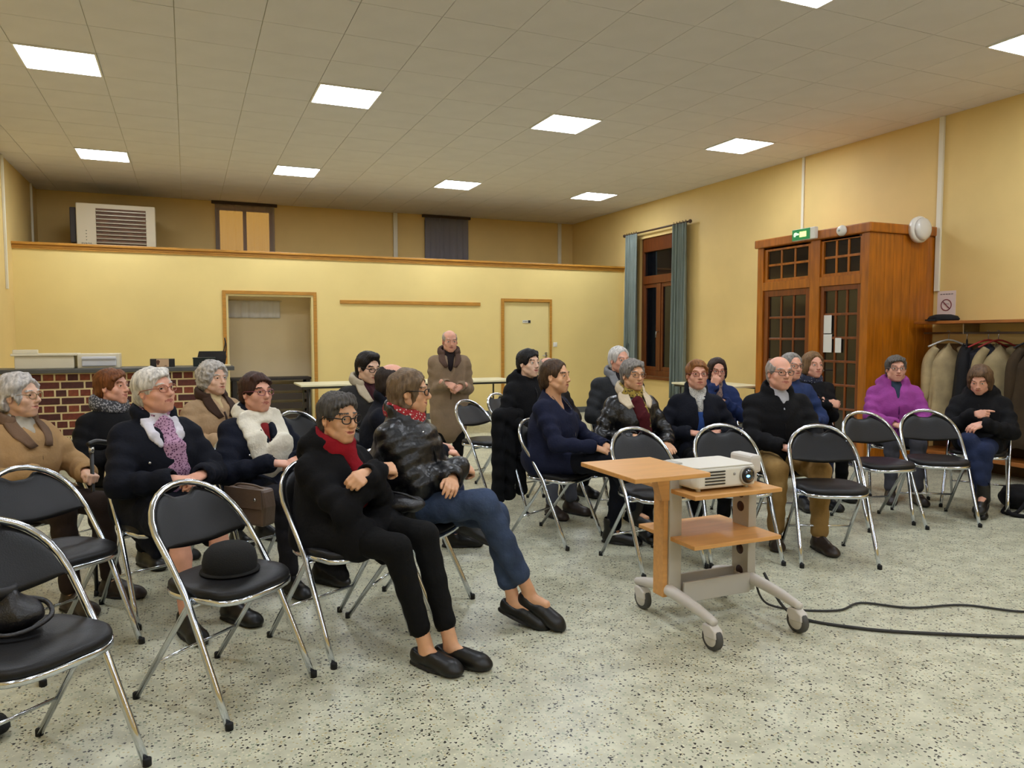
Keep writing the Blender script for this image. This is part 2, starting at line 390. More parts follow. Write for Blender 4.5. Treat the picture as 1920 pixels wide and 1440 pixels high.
text_mesh('lettering', 'PYROS', .045, ACD, ac, (-.40, -.2015, .06), (math.pi/2,0,0))

# ---------------------------------------------------------------- tall window, curtains
win = empty('window_1', (XR, (WY0+WY1)/2, WZ0)); tag(win, 'tall brown wooden window with dark night panes', 'window', None, 'structure')
hw = (WY1-WY0)/2; hh = WZ1-WZ0
def yb(parent, name, y0, y1, z0, z1, m, x0=.05, x1=.12, bev=.006): return MB().box((x0, y0, z0), (x1, y1, z1), bev).build(name, m, parent)
for a, b in ((-hw,-hw+.07), (hw-.07,hw)): yb(win, 'window_frame', a, b, 0, hh, WINWOOD)
yb(win, 'window_frame', -hw+.07, hw-.07, hh-.24, hh, WINWOOD, .03, .12); yb(win, 'window_frame', -hw+.07, hw-.07, 0, .10, WINWOOD)
yb(win, 'transom', -hw+.07, hw-.07, 1.62, 1.76, WINWOOD, .03, .12)
yb(win, 'mullion', -.05, .05, .10, 1.62, WINWOOD, .04, .12)
for a, b in ((-hw+.07,-.05), (.05,hw-.07)):
    for (c, d) in ((a, a+.05), (b-.05, b)): yb(win, 'sash_stile', c, d, .10, 1.62, WINWOOD, .055, .11)
    yb(win, 'sash_rail', a+.05, b-.05, .10, .17, WINWOOD, .055, .11); yb(win, 'sash_rail', a+.05, b-.05, 1.55, 1.62, WINWOOD, .055, .11)
    yb(win, 'window_pane', a+.05, b-.05, .17, 1.55, GLASS_NIGHT, .08, .088, 0)
yb(win, 'window_pane', -hw+.07, hw-.07, 1.76, hh-.24, GLASS_NIGHT, .08, .088, 0)
yb(win, 'window_sill', -hw-.06, hw+.06, -.05, .0, WINWOOD, -.05, .04)
hd = MB().tube([(.04, .0, .78), (-.005, .0, .78), (-.01, .0, .68)], .009); hd.build('window_handle', STEEL, win)
CURT = mat('curtain_cloth', '#7b857d', .9, var=.2, vscale=5, stretch=(10,10,.6))
rod = MB().tube([(XR-.09, 9.90, 3.20), (XR-.09, 11.80, 3.20)], .016)
rd = empty('curtain_rod', (0,0,0), 0, 'dark wooden curtain rod above the tall window', 'curtain rod'); rod.build('rod', mat('rod_dark', '#4a3220', .5), rd)
for yy in (9.88, 11.82): MB().lathe([(.012,-.03),(.028,-.015),(.03,.01),(.016,.03)], 12, 'Y', (XR-.09, yy, 3.20)).build('finial', mat('rod_dark', '#4a3220', .5), rd)
for yy in (10.2, 11.6): MB().box((XR-.10, yy-.012, 3.17), (XR-.001, yy+.012, 3.19)).build('bracket', mat('rod_dark', '#4a3220', .5), rd)
for (yc, wdt, zb, lab, sd) in ((11.36, .38, .45, 'grey-green curtain hanging at far side of tall window', 3), (9.92, .40, .36, 'grey-green curtain hanging at near side of tall window', 5)):
    c = empty('window_curtain', (XR-.115, yc, 3.19), math.radians(90), lab, 'curtain', 'tall window curtains')
    curtain_mesh('fabric', wdt, 3.19-zb, CURT, 5, .052, c, (0, 0, 0), gather=lambda t: 1.0+.08*t, seed=sd)
    for k in range(5): MB().tube([(wdt*(k+.5)/5+.02*math.cos(a), 0, .01+.03*math.sin(a)) for a in [2*math.pi*q/10 for q in range(10)]], .004, 5, True).build('curtain_ring', mat('rod_dark', '#4a3220', .5), c)

# ---------------------------------------------------------------- wooden porch (lobby box with glazed doors)
XV, VY0, VY1, VZ = 6.47, 5.67, 7.32, 2.55
PINE = mat('varnished_pine', '#a65f0c', .33, var=.3, vscale=3.2, stretch=(7,7,.8), coat=.25)
PINED = mat('varnished_pine_dark', '#76390a', .33, var=.25, vscale=3.2, stretch=(7,7,.8), coat=.25)
PANE = mat('porch_glass', '#2a231c', .10, spec=.6)
pr = empty('wooden_porch', (XV, VY0, 0), 0, 'varnished pine entrance porch with many-paned glazed double doors', 'porch')
def pb(name, lo, hi, m=PINE, par=pr, bev=.004): return MB().box(lo, hi, bev).build(name, m, par)
L = VY1-VY0; Dp = XR-XV-.002
# planks on the end facing the room
n = 7; pwid = (Dp-.10)/n
for k in range(n): pb('plank', (.10+k*pwid+.001, .0, .0), (.10+(k+1)*pwid-.001, .03, VZ-.10), PINE)
pb('corner_post', (0, 0, 0), (.10, .10, VZ-.10)); pb('corner_post', (0, L-.10, 0), (.10, L, VZ-.10))
for k in range(n): pb('plank', (.10+k*pwid+.001, L-.03, 0), (.10+(k+1)*pwid-.001, L, VZ-.10), PINE)
pb('cornice', (-.03, -.03, VZ-.10), (Dp, L+.03, VZ), PINE, bev=.012)
pb('roof_panel', (.02, .02, VZ-.13), (Dp, L-.02, VZ-.101), PINED)
pb('mullion', (.0, .66, 0), (.09, .80, VZ-.10)); pb('transom', (.0, .10, 1.93), (.09, .66, 2.03)); pb('transom', (.0, .80, 1.93), (.09, L-.10, 2.03))
def glazed(y0, y1, z0, z1, nx, nz, par, m, bar=.028, x0=.035):
    for i in range(nx):
        for j in range(nz):
            a = y0+(y1-y0)*i/nx; b = y0+(y1-y0)*(i+1)/nx; c = z0+(z1-z0)*j/nz; d = z0+(z1-z0)*(j+1)/nz
            MB().box((x0+.012, a, c), (x0+.018, b, d)).build('window_pane', PANE, par)
    for i in range(1, nx):
        a = y0+(y1-y0)*i/nx; MB().box((x0, a-bar/2, z0), (x0+.03, a+bar/2, z1), .006).build('glazing_bar', m, par)
    for j in range(1, nz):
        c = z0+(z1-z0)*j/nz; MB().box((x0-.002, y0, c-bar/2), (x0+.028, y1, c+bar/2), .006).build('glazing_bar', m, par)
def leaf(name, y0, y1, z0, z1, nx, nz, m, st=.08, low=.0, bot=.10):
    d = MB(); d.box((.02, y0, z0), (.07, y0+st, z1), .004).box((.02, y1-st, z0), (.07, y1, z1), .004).box((.02, y0+st, z1-st), (.07, y1-st, z1), .004).box((.02, y0+st, z0), (.07, y1-st, z0+bot+low), .004)
    o = d.build(name, m, pr); glazed(y0+st, y1-st, z0+bot+low, z1-st, nx, nz, o, m); return o
leaf('transom_window', .10, .66, 2.03, VZ-.10, 3, 2, PINE, .035, 0, .035)
leaf('transom_window', .80, L-.10, 2.03, VZ-.10, 3, 2, PINE, .05, 0, .035)
ld = leaf('door_leaf', .10, .66, .0, 1.93, 3, 6, PINED, .055, .25, .08)
rdr = leaf('door_leaf', .80, L-.10, .0, 1.93, 3, 6, PINED, .075, .25, .08)
PAPER = mat('paper', '#dcdad2', .7)
for (y, z) in ((.50, 1.41), (.49, 1.20)): MB().box((.026, y, z), (.0325, y+.12, z+.20)).build('paper_notice', PAPER, ld)
MB().box((.026, .36, 1.20), (.0325, .44, 1.36)).build('paper_notice', PAPER, ld)
hn = MB().tube([(.02,.615,1.0),(-.03,.615,1.0),(-.035,.53,1.0)], .009); hn.build('door_handle', STEEL, ld)
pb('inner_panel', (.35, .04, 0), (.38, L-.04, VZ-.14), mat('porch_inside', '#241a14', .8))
# exit sign, detector, bulkhead lamp
ex = empty('exit_sign', (XV-.031, 6.50, 2.46), 0, 'small green illuminated exit sign on wooden porch', 'exit sign')
MB().box((-.05,-.17,.0), (-.0005,.17,.13), .008).build('housing', mat('white_plastic', '#e9e6dc', .35), ex)
MB().box((-.055,-.10,.005), (-.0505,.165,.125), .002).build('face', mat('exit_green', '#1f8a4a', .4, emit=.25), ex)
MB().box((-.058,-.05,.035), (-.0555,.05,.095), .002).build('lamp_spot', plain_emit('exit_glow', (.75,1,.25), 2.2), ex)
px_ = [(.135,.045),(.11,.045),(.105,.06),(.09,.06),(.06,.06),(.06,.08),(.09,.085),(.10,.095),(.13,.09),(.14,.07)]
MB().prism(px_, -.0575, -.0555, 'X').build('pictogram', mat('exit_white', '#e8ffe8', .4, emit=.5), ex)
dt = empty('smoke_detector', (XV-.031, 5.99, 2.50), 0, 'small white round detector on porch cornice', 'detector')
MB().lathe([(.055,-.0005),(.058,-.02),(.045,-.045),(.02,-.055)], 20, 'X').build('cover', mat('white_plastic', '#e9e6dc', .35), dt); MB().lathe([(.012,-.062),(.014,-.052)], 10, 'X').build('sensor', mat('sensor_grey', '#b9b9b4', .4), dt)
bl = empty('bulkhead_lamp', (7.12, VY0-.031, 2.50), 0, 'round white bulkhead lamp, unlit, on porch corner', 'wall lamp')
MB().lathe([(.135,.0),(.14,-.035),(.125,-.06)], 28, 'Y').build('base_ring', mat('white_plastic', '#e9e6dc', .35), bl)
MB().lathe([(.12,-.0601),(.112,-.085),(.08,-.105),(.03,-.115)], 28, 'Y').build('globe', mat('frosted_glass', '#dcdad4', .25, coat=.4), bl)
# ================================================================ BAR COUNTER
BY, BX1, BZ = 9.08, .42, 1.0
bar = empty('bar_counter', (XL+.002, BY, 0), 0, 'red brick bar counter with dark slate top at left wall', 'bar counter')
MORT = mat('mortar', '#d8c594', .9, bump=.3, bscale=90)
MB().box((0, .005, 0), (BX1-XL, .45, BZ)).build('core', MORT, bar)
BRK = [mat('brick_%d' % k, c, .85, var=.25, vscale=30, bump=.4, bscale=140) for k, c in enumerate(('#6e3322', '#5a2a20', '#7d3e26', '#4a2520'))]
def brick_mesh(l, m): return MB().box((.0, 0, 0), (l, .05, .066), .003).mesh('brick', m)
stm = [brick_mesh(.207, m) for m in BRK]; hdm = [brick_mesh(.095, m) for m in BRK]
W = BX1-XL
rb = random.Random(3)
for c in range(12):
    z = .008+c*.083; x = .004
    if c % 2 == 0:
        while x+.212 < W: link('brick', rb.choice(stm), bar, (x, rb.uniform(-.002,.002), z)); x += .224
    else:
        x = .004; link('brick', brick_mesh(.05, BRK[1]), bar, (x, 0, z)); x += .062
        while x+.10 < W: link('brick', rb.choice(hdm), bar, (x, rb.uniform(-.002,.002), z)); x += .112
MB().box((-.0, -.06, BZ), (W+.06, .50, BZ+.045), .006).build('counter_top', mat('slate_top', '#4a4a48', .45, var=.12), bar)
# things on the bar
ZB = BZ+.045
def thing_box(name, lab, cat, loc, rz=0): return empty(name, loc, rz, lab, cat)
WPL = mat('cream_plastic', '#dcd4bc', .4)
e = thing_box('storage_tub', 'large cream plastic storage tub on bar counter, leftmost', 'storage tub', (-1.38, 9.30, ZB))
MB().prism([(-.27,-.14),(.27,-.14),(.27,.14),(-.27,.14)], 0, .135).build('tub', WPL, e, bevel=.008)
MB().box((-.30,-.16,.135), (.30,.16,.16), .006).build('lid', WPL, e); MB().box((-.30,-.05,.1605), (-.08,.05,.20), .006).build('handle_block', WPL, e)
e = thing_box('drawer_box', 'cream drawer box with pale blue translucent front on bar', 'drawer box', (-.88, 9.30, ZB))
MB().box((-.20,-.14,0), (.20,.14,.155), .006).build('shell', WPL, e)
dr_ = MB().box((-.16,-.165,.02), (.17,-.1405,.125), .012).build('drawer_front', mat('pale_plastic', '#c9cbd2', .25), e)
MB().box((-.16,-.18,.095), (.17,-.1655,.118), .004).build('grip', mat('pale_plastic', '#c9cbd2', .25), dr_)
e = thing_box('biscuit_box', 'black carton with beige face picture on bar counter', 'carton', (-.26, 9.25, ZB))
MB().box((-.125,-.05,0), (.125,.05,.09), .003).build('carton', mat('carton_black', '#1d1b1c', .4), e)
MB().box((-.06,-.0525,.002), (.065,-.0505,.088)).build('front_label', mat('carton_beige', '#c9a884', .5), e)
MB().prism([(-.045+.018*math.cos(t)*(1+.25*math.sin(3*t)), .05+.028*math.sin(t)) for t in [2*math.pi*k/14 for k in range(14)]], -.0535, -.0526, 'Y').build('printed_motif', mat('carton_brown', '#5b3a2a', .5), e)
MB().box((.02,-.0535,.01), (.045,-.0526,.016)).build('printed_line', mat('carton_brown', '#5b3a2a', .5), e)
e = thing_box('black_box', 'flat black box beside black shoulder bag on bar', 'box', (.17, 9.24, ZB))
MB().box((-.115,-.09,0), (.115,.09,.085), .004).build('carton', mat('box_green_black', '#15201c', .4), e); MB().box((-.12,-.094,.0855), (.12,.094,.10), .003).build('lid', mat('box_green_black', '#15201c', .4), e)
BLKL = mat('black_leather', '#1a191b', .38, var=.2, vscale=20, bump=.25, bscale=150)
e = thing_box('shoulder_bag', 'black leather shoulder bag standing at right bar end', 'bag', (.27, 9.45, ZB))
MB().prism([(-.16,0),(.13,0),(.15,.10),(.14,.165),(-.15,.165),(-.165,.10)], -.06, .06, 'Y').build('bag_body', BLKL, e, bevel=.015)
MB().tube(smooth_path([(.12,.0,.16),(.14,0,.26),(.135,.01,.32),(.15,.02,.24),(.14,.03,.12)], 5), .007).build('strap', BLKL, e)
MB().prism([(-.15,.07),(.14,.07),(.14,.168),(-.15,.168)], -.068, -.0605, 'Y').build('flap', BLKL, e)
tag(MB().box((.30, 9.12, ZB), (.45, 9.20, ZB+.02), .004).build('notepad', mat('card_yellow', '#d9c796', .6)), 'small pale notepad lying at right bar end', 'notepad')

# dark bench table behind the doorway and small valance
e = empty('dark_table', (1.2, 12.38, 0), 0, 'dark wooden sideboard behind the open doorway', 'table')
DK = mat('dark_wood', '#231c18', .6)
MB().box((-.60,-.2,.70), (.60,.2,.74), .006).build('table_top', DK, e)
for sx in (-1,1):
    for sy in (-1,1): MB().box((sx*.55-.03, sy*.16-.03, 0), (sx*.55+.03, sy*.16+.03, .70)).build('leg', DK, e)
for k in range(4): MB().box((-.52,-.19,.10+.145*k), (.52,-.16,.20+.145*k), .004).build('slat', mat('dark_wood_b', '#3a2f24', .6), e)
e = empty('window_valance', (.60, 12.61, 1.95), 0, 'short white lace valance high in the back room', 'curtain')
curtain_mesh('fabric', .78, .27, mat('lace', '#d8d4cf', .9), 6, .012, e, (0, -.02, 0), seed=9)
MB().tube([(-.03,-.01,.0),(.81,-.01,.0)], .008).build('curtain_rail', WPL, e)

# ---------------------------------------------------------------- folding tables
TT = mat('melamine_top', '#e4dcb8', .4); TF = mat('table_steel', '#4c4a46', .4, .8)
def fold_table(cx, cy, l, d, lab, rz=0):
    e = empty('folding_table', (cx, cy, 0), rz, lab, 'table', 'long white folding tables')
    MB().box((-l/2,-d/2,.715), (l/2,d/2,.74), .004).build('table_top', TT, e)
    MB().box((-l/2+.03,-d/2+.03,.685), (l/2-.03,-d/2+.05,.7145)).box((-l/2+.03,d/2-.05,.685), (l/2-.03,d/2-.03,.7145)).build('apron', TF, e)
    for s in (-1, 1):
        for t in (-1, 1):
            MB().tube([(s*(l/2-.12), t*(d/2-.07), .685), (s*(l/2-.12), t*(d/2-.05), 0.0)], .014).build('leg', TF, e)
        MB().tube([(s*(l/2-.12), -d/2+.06, .25), (s*(l/2-.12), d/2-.06, .25)], .01).build('stretcher', TF, e)
fold_table(2.15, 10.5, 1.58, .72, 'long white folding table behind the young man in glasses')
fold_table(3.72, 10.5, 1.52, .72, 'long white folding table behind the standing man')
fold_table(6.55, 8.15, 1.1, .70, 'white folding table by the wooden porch', math.radians(90))

# ================================================================ FOLDING CHAIRS
VIN = mat('black_vinyl', '#0d0c0d', .46, spec=.35, var=.15, vscale=14, bump=.12, bscale=200)
RUB = mat('black_rubber', '#141414', .8)
def u_path():
    pts = [(.225,.22,.0), (.222,.165,.12), (.217,.09,.28), (.213,.015,.44), (.212,-.045,.53), (.211,-.095,.60)]
    for k in range(1, 16):
        a = math.pi*k/16; z = .60+.20*math.sin(a)**.85; x = .211*math.cos(a); pts.append((x, -.095-.155*((z-.60)/.20)**.9, z))
    return pts + [(-p[0], p[1], p[2]) for p in pts[5::-1]]
def chair_proto():
    e = empty('folding_chair', (0,0,0))
    MB().tube(u_path(), .0125, 10).build('frame_tube', CHROME, e)
    for s in (1, -1):
        MB().tube([(s*.197,.02,.425), (s*.197,.005,.40), (s*.200,-.28,.0)], .011, 8).build('rear_leg', CHROME, e)
        MB().lathe([(.014,0),(.014,.022),(.0128,.025)], 10, 'Z', (s*.2255,.221,0)).build('foot_cap', RUB, e)
        MB().lathe([(.0128,0),(.0128,.022),(.0115,.025)], 10, 'Z', (s*.2005,-.277,0)).build('foot_cap', RUB, e)
        MB().lathe([(.012,-.012),(.012,.012)], 8, 'X', (s*.206,.024,.412)).build('hinge', CHROME, e)
    MB().tube([(.199,-.165,.16), (-.199,-.165,.16)], .007, 6).build('rear_stretcher', CHROME, e)
    MB().tube([(.212,.03,.405), (-.212,.03,.405)], .007, 6).build('seat_bar', CHROME, e)
    # seat pad: rounded outline
    def outline(k):
        out = []
        for i in range(32):
            a = 2*math.pi*i/32; c, s_ = math.cos(a), math.sin(a)
            p = 2/3.0; x = .20*math.copysign(abs(c)**p, c); y = .195*math.copysign(abs(s_)**p, s_)
            x *= 1.0+.03*(y/.195)
            out.append((x*k, (y*k)+.01))
        return out
    prof = [(.90,.436),(.985,.440),(1.0,.450),(.99,.462),(.93,.470),(.72,.473),(.4,.470),(.12,.468)]
    v = []; f = []
    for (k, z) in prof: v += [(x, y, z - .006*(y > .12)) for (x, y) in outline(k)]
    for i in range(len(prof)-1):
        for k in range(32): f.append((i*32+k, i*32+(k+1)%32, (i+1)*32+(k+1)%32, (i+1)*32+k))
    f.append(tuple(range(31,-1,-1))); f.append(tuple((len(prof)-1)*32+k for k in range(32)))
    MB().add(v, f, True).build('seat', VIN, e)
    v = []; f = []
    for (k, z) in ((.97,.418),(1.01,.420),(1.012,.439),(.97,.4405)): v += [(x, y, z - .006*(y > .12)) for (x, y) in outline(k)]
    for i in range(4):
        for k in range(32): j = (i+1) % 4; f.append((i*32+k, i*32+(k+1)%32, j*32+(k+1)%32, j*32+k))
    MB().add(v, f, True).build('seat_rim', CHROME, e)
    # backrest pad in the plane of the arch, with a scooped hand hold
    N = 28; rows = 9; v = []; f = []
    for s in (0, 1):
        for j in range(rows+1):
            for i in range(N+1):
                u = -1+2*i/N; x = .200*u
                top = .60+.20*(max(0, 1-u*u)**.5)**.85 - .012
                dip = .040*math.exp(-(u/.30)**4)
                top -= dip
                bot = .602 - .022*(1-u*u)
                t = j/rows; z = bot+(top-bot)*t
                yy = -.095-.155*(max(0,(z-.60))/.20)**.9 if z > .60 else -.095+(.60-z)*.75
                yy -= .022*(1-u*u)
                puff = .011*(1-abs(2*t-1)**4)*(1-u**8)
                v.append((x, yy + (puff+.004 if s == 0 else -.004-puff*.6), z))
    Wd = N+1; S = Wd*(rows+1)
    for j in range(rows):
        for i in range(N):
            a = j*Wd+i; f.append((a, a+1, a+Wd+1, a+Wd)); f.append((S+a, S+a+Wd, S+a+Wd+1, S+a+1))
    for j in range(rows):
        a = j*Wd; f.append((a, a+Wd, S+a+Wd, S+a)); a += N; f.append((a, S+a, S+a+Wd, a+Wd))
    for i in range(N):
        f.append((i, S+i, S+i+1, i+1)); a = rows*Wd+i; f.append((a, a+1, S+a+1, S+a))
    MB().add(v, f, True).build('backrest', VIN, e)
    return e
CH0 = chair_proto(); ch_used = [False]
def chair(x, y, ang, label):
    """ang: direction the sitter faces, degrees, measured from +X"""
    if not ch_used[0]: o = CH0; ch_used[0] = True
    else: o = copy_tree(CH0)
    o.location = (x, y, 0); o.rotation_euler = (0, 0, math.radians(ang-90))
    tag(o, label, 'chair', 'black folding chairs'); return o
chair(-.47, 2.62, -48, 'empty folding chair nearest camera at left, black bag on seat')
chair(-.54, 3.70, -48, 'empty folding chair in front of woman in tan coat')
chair(.12, 3.05, -48, 'empty folding chair with round black hat on seat')
chair(2.42, 6.18, -60, 'empty folding chair in front of standing man')
chair(2.97, 6.80, -62, 'empty folding chair with folded coat, behind the other by standing man')
chair(2.57, 3.77, -88, 'empty folding chair behind left side of projector cart')
chair(3.11, 3.69, -107, 'empty folding chair directly behind white projector')
chair(3.63, 3.43, -117, 'empty folding chair in front of man in khaki trousers')
chair(4.645, 3.92, -104, 'empty folding chair, left of the pair before purple jacket')
chair(5.14, 3.85, -121, 'empty folding chair, right of the pair before purple jacket')
chair(.85, 5.75, -60, 'empty folding chair behind woman with white scarf')

# ================================================================ PROJECTOR CART
BEECH = mat('beech_laminate', '#d29a58', .42, var=.08, vscale=4, stretch=(1.2,14,14)); BEECHE = mat('beech_edge', '#b8772f', .45)
GREYM = mat('grey_powder', '#b6b2a8', .45); WHP = mat('castor_white', '#cfcac2', .45)
ct = empty('projector_cart', (2.34, 2.95, 0), 0, 'beech and grey rolling projector cart on four castors', 'projector cart')
def cb(name, lo, hi, m, par=ct, bev=.003): return MB().box([lo[0]-2.34, lo[1]-2.95, lo[2]], [hi[0]-2.34, hi[1]-2.95, hi[2]], bev).build(name, m, par)
cb('shelf', (1.66, 2.57, .778), (2.04, 3.03, .798), BEECH)
cb('shelf', (2.09, 2.74, .635), (2.60, 3.20, .655), BEECH)
cb('shelf', (2.09, 2.74, .405), (2.60, 3.20, .425), BEECH)
# left column (beech skin and grey channel) and right column with cable holes
cb('column', (2.085, 2.925, .13), (2.155, 3.02, .778), GREYM)
lc = MB()
for a, b in (((2.058, 2.935, .13), (2.084, 3.02, .735)),): lc.box((a[0]-2.34, a[1]-2.95, a[2]), (b[0]-2.34, b[1]-2.95, b[2]), .003)
lc.build('wood_facing', BEECH, ct)
arm = MB().prism([(-.295,.60),(-.255,.60),(-.255,.7775),(-.60,.7775),(-.60,.765),(-.40,.755),(-.325,.70)], -.02, .035, 'Y'); arm.build('shelf_bracket', BEECH, ct)
cb('column', (2.555, 2.92, .10), (2.605, 3.04, .775), GREYM)
cb('column_head', (2.545, 2.90, .70), (2.615, 3.06, .79), WHP, bev=.015)
HOLE = mat('cable_hole', '#3c2018', .7)
for z in (.19, .30, .36, .52, .59, .70):
    MB().lathe([(.026,.2142),(.026,.2149)], 16, 'X', (0, .03, z)).build('cable_hole', HOLE, ct)
cb('cable_tray', (2.156, 2.90, .10), (2.554, 2.915, .20), GREYM); cb('cable_tray', (2.156, 2.9155, .10), (2.554, 3.02, .112), GREYM); cb('cable_tray', (2.156, 3.021, .10), (2.554, 3.035, .20), GREYM)
for sx, X in ((0, 2.09), (1, 2.58)):
    p = smooth_path([(X-2.34, -.36, .125), (X-2.34, -.2, .150), (X-2.34, .03, .165), (X-2.34, .15, .150), (X-2.34, .26, .125)], 6)
    MB().tube(p, [.018+.011*math.sin(math.pi*k/(len(p)-1)) for k in range(len(p))], 12).build('foot_bar', WHP, ct)
    for yy in (-.33, .22):
        c = empty('castor', (X-2.34, yy, 0)); c.parent = ct; c.scale = (1.12, 1.12, 1.0)
        MB().lathe([(.02,-.013),(.05,-.013),(.053,-.008),(.053,.008),(.05,.013),(.02,.013)], 24, 'X', (0, -.015, .053)).build('wheel', mat('castor_tyre', '#4b4a48', .6), c)
        for s in (-1, 1): MB().lathe([(.036,s*.0132),(.034,s*.016)][::s], 20, 'X', (0, -.015, .053)).build('wheel_cover', WHP, c)
        MB().prism([(-.055,.06),(-.05,.095),(-.02,.112),(.02,.112),(.03,.09),(.012,.052),(-.02,.055)], -.022, .022, 'X').build('fork', WHP, c, bevel=.006)
        MB().lathe([(.012,.11),(.012,.128)], 10).build('stem', STEEL, c)
        if yy > 0 or sx: MB().box((.02,.03,.06), (.035,.06,.075), .003).build('brake_pedal', mat('brake_grey', '#55524e', .5), c)
# ---------------------------------------------------------------- projector
pj = empty('projector', (2.305, 2.93, .668), math.radians(0), 'white video projector with blue-lit lens on cart', 'projector')
PJW = mat('projector_white', '#dcd8cc', .4); PJD = mat('projector_dark', '#28241f', .5)
MB().prism([(-.17,-.10),(-.15,-.13),(.175,-.13),(.19,-.115),(.19,.13),(.175,.145),(-.15,.145),(-.17,.13)], .0, .095).build('housing', PJW, pj, bevel=.012)
MB().prism([(-.165,-.095),(-.145,-.122),(.17,-.122),(.183,-.11),(.183,.125),(.17,.138),(-.145,.138),(-.165,.125)], .0955, .102).build('top_cover', PJW, pj, bevel=.004)
for k in range(5): MB().box((-.115,-.1335,.018+.0145*k), (.0,-.1302,.024+.0145*k)).build('vent_slot', PJD, pj)
MB().tube([(.13+.040*math.cos(a), -.134, .05+.040*math.sin(a)) for a in [2*math.pi*q/24 for q in range(24)]], .006, 8, True).build('lens_ring', mat('ring_grey', '#a8a298', .35), pj)
MB().lathe([(.036,-.131),(.036,-.142),(.030,-.146)], 24, 'Y', (.13, 0, .05)).build('lens_barrel', mat('lens_black', '#0d0d10', .3), pj)
MB().lathe([(.029,-.1465),(.02,-.151),(.008,-.153)], 24, 'Y', (.13, 0, .05)).build('lens_glass', mat('lens_glass', '#0a1020', .05, coat=1.0), pj)
MB().prism([(.118+.010*math.cos(a), .05+.006*math.sin(a)) for a in [2*math.pi*q/12 for q in range(12)]], -.1545, -.1532, 'Y').build('lens_glow', plain_emit('lens_blue', (.12,.45,1.0), 6.0), pj)
MB().lathe([(.007,-.1305),(.006,-.133)], 12, 'Y', (.055, 0, .062)).build('sensor', mat('ring_grey', '#a8a298', .35), pj)
for sx in (-.13, .15):
    for sy in (-.10, .11): MB().lathe([(.012,-.013),(.010,.0)], 10, 'Z', (sx, sy, 0)).build('foot', PJW, pj)
# cables to the right
CAB = mat('black_cable', '#2a2928', .6)
c1 = smooth_path([(2.62,2.97,.30),(2.66,2.95,.06),(2.72,2.86,.008),(2.95,2.72,.008),(3.15,2.75,.008),(3.32,2.60,.008),(3.6,2.52,.008),(3.80,2.33,.008),(4.10,2.30,.008),(4.5,2.05,.008),(5.2,1.7,.008)], 6)
tag(MB().tube(c1, .006, 6).build('projector_cable', CAB), 'thin black cable on floor, the farther wavy one', 'cable')
c2 = smooth_path([(2.615,2.87,.20),(2.66,2.78,.05),(2.72,2.68,.009),(2.85,2.52,.009),(3.0,2.40,.009),(3.3,2.22,.009),(3.6,2.05,.009),(3.9,1.80,.009),(4.4,1.45,.009)], 6)
tag(MB().tube(c2, .008, 6).build('power_cable', CAB), 'thick black cable on floor, the nearer one', 'cable')

# ================================================================ COAT RACK (right wall)
RKW = mat('rack_wood', '#9a5c22', .45, var=.2, vscale=5, stretch=(6,1,6))
rk = empty('coat_rack', (XR, 4.0, 0), 0, 'wooden coat rack shelf with steel hanging rail on right wall', 'coat rack')
MB().box((-.36,-2.6,1.505), (-.001,1.62,1.535), .004).build('shelf', RKW, rk)
MB().tube([(-.22,-2.6,1.41), (-.22,1.60,1.41)], .011).build('hanging_rail', STEEL, rk)
for yy in (-2.4,-1.2,.0,1.15): MB().box((-.24,yy-.006,1.40), (-.001,yy+.006,1.504), .002).build('bracket', STEEL, rk)
MB().box((-.03,-2.6,.0), (-.001,1.60,1.30), .003).build('wall_board', mat('board_brown', '#57401e', .7, var=.2), rk)
MB().box((-.40,-2.6,.16), (-.001,1.55,.20), .004).build('foot_shelf', RKW, rk)
CL = {}
def garment(name, lab, cat, y, w, h, cols, seed, sleeves=True, hang='#1b1b1e', kind='coat'):
    """coat on a hanger, hanging from the rail"""
    e = empty(name, (XR-.22, y, 1.41), math.radians(random.Random(seed).uniform(-38,38)), lab, cat, 'coats on the rack')
    rn = random.Random(seed); c = mat('cloth_'+cols, cols, .9, var=.22, vscale=7, bump=.3, bscale=60)
    N = 28; v = []; f = []; rows = 12
    for j in range(rows+1):
        t = j/rows; z = -.10 - h*t
        hwid = (.025 + .055*min(1,t*5)**.6 + .045*t)*w/.30     # thickness along y
        hx = (.04+.13*min(1,t*6)**.7 + .03*t)
        for i in range(N):
            a = 2*math.pi*i/N; fold = 1+.16*t*math.sin(5*a+seed)+.13*t*math.sin(9*a+2*seed+3*t)
            v.append((hx*math.cos(a)*fold, hwid*math.sin(a)*fold, z+.01*math.sin(3*a+seed)-.07*abs(math.cos(a))*(1-t)**3))
    for j in range(rows):
        for i in range(N): f.append((j*N+i, j*N+(i+1)%N, (j+1)*N+(i+1)%N, (j+1)*N+i))
    f.append(tuple(range(N-1,-1,-1))); f.append(tuple(rows*N+i for i in range(N)))
    MB().add(v, f, True).build('coat_body', c, e)
    if sleeves:
        for s in (-1, 1):
            p = smooth_path([(s*.12,.0,-.15),(s*.185,.02,-.28),(s*.195,.03,-.5),(s*.185,.06,-.70)], 4)
            MB().tube(p, [.036+.018*math.sin(math.pi*k/(len(p)-1)) for k in range(len(p))], 10).build('sleeve', c, e)
    MB().tube(smooth_path([(-.20,0,-.14),(0,0,-.07),(.20,0,-.14)], 5), .009, 6).build('hanger', mat('hang_'+hang, hang, .4), e)
    MB().tube([(0,0,-.07),(0,0,-.02),(.014,0,.008),(0,0,.024),(-.018,0,.014)], .004, 5).build('hanger_hook', STEEL, e)
    return e
garment('hanging_coat', 'cream coat hanging on a white hanger nearest the porch', 'coat', 5.32, .20, .92, '#b09c74', 1, hang='#c9c6c0')
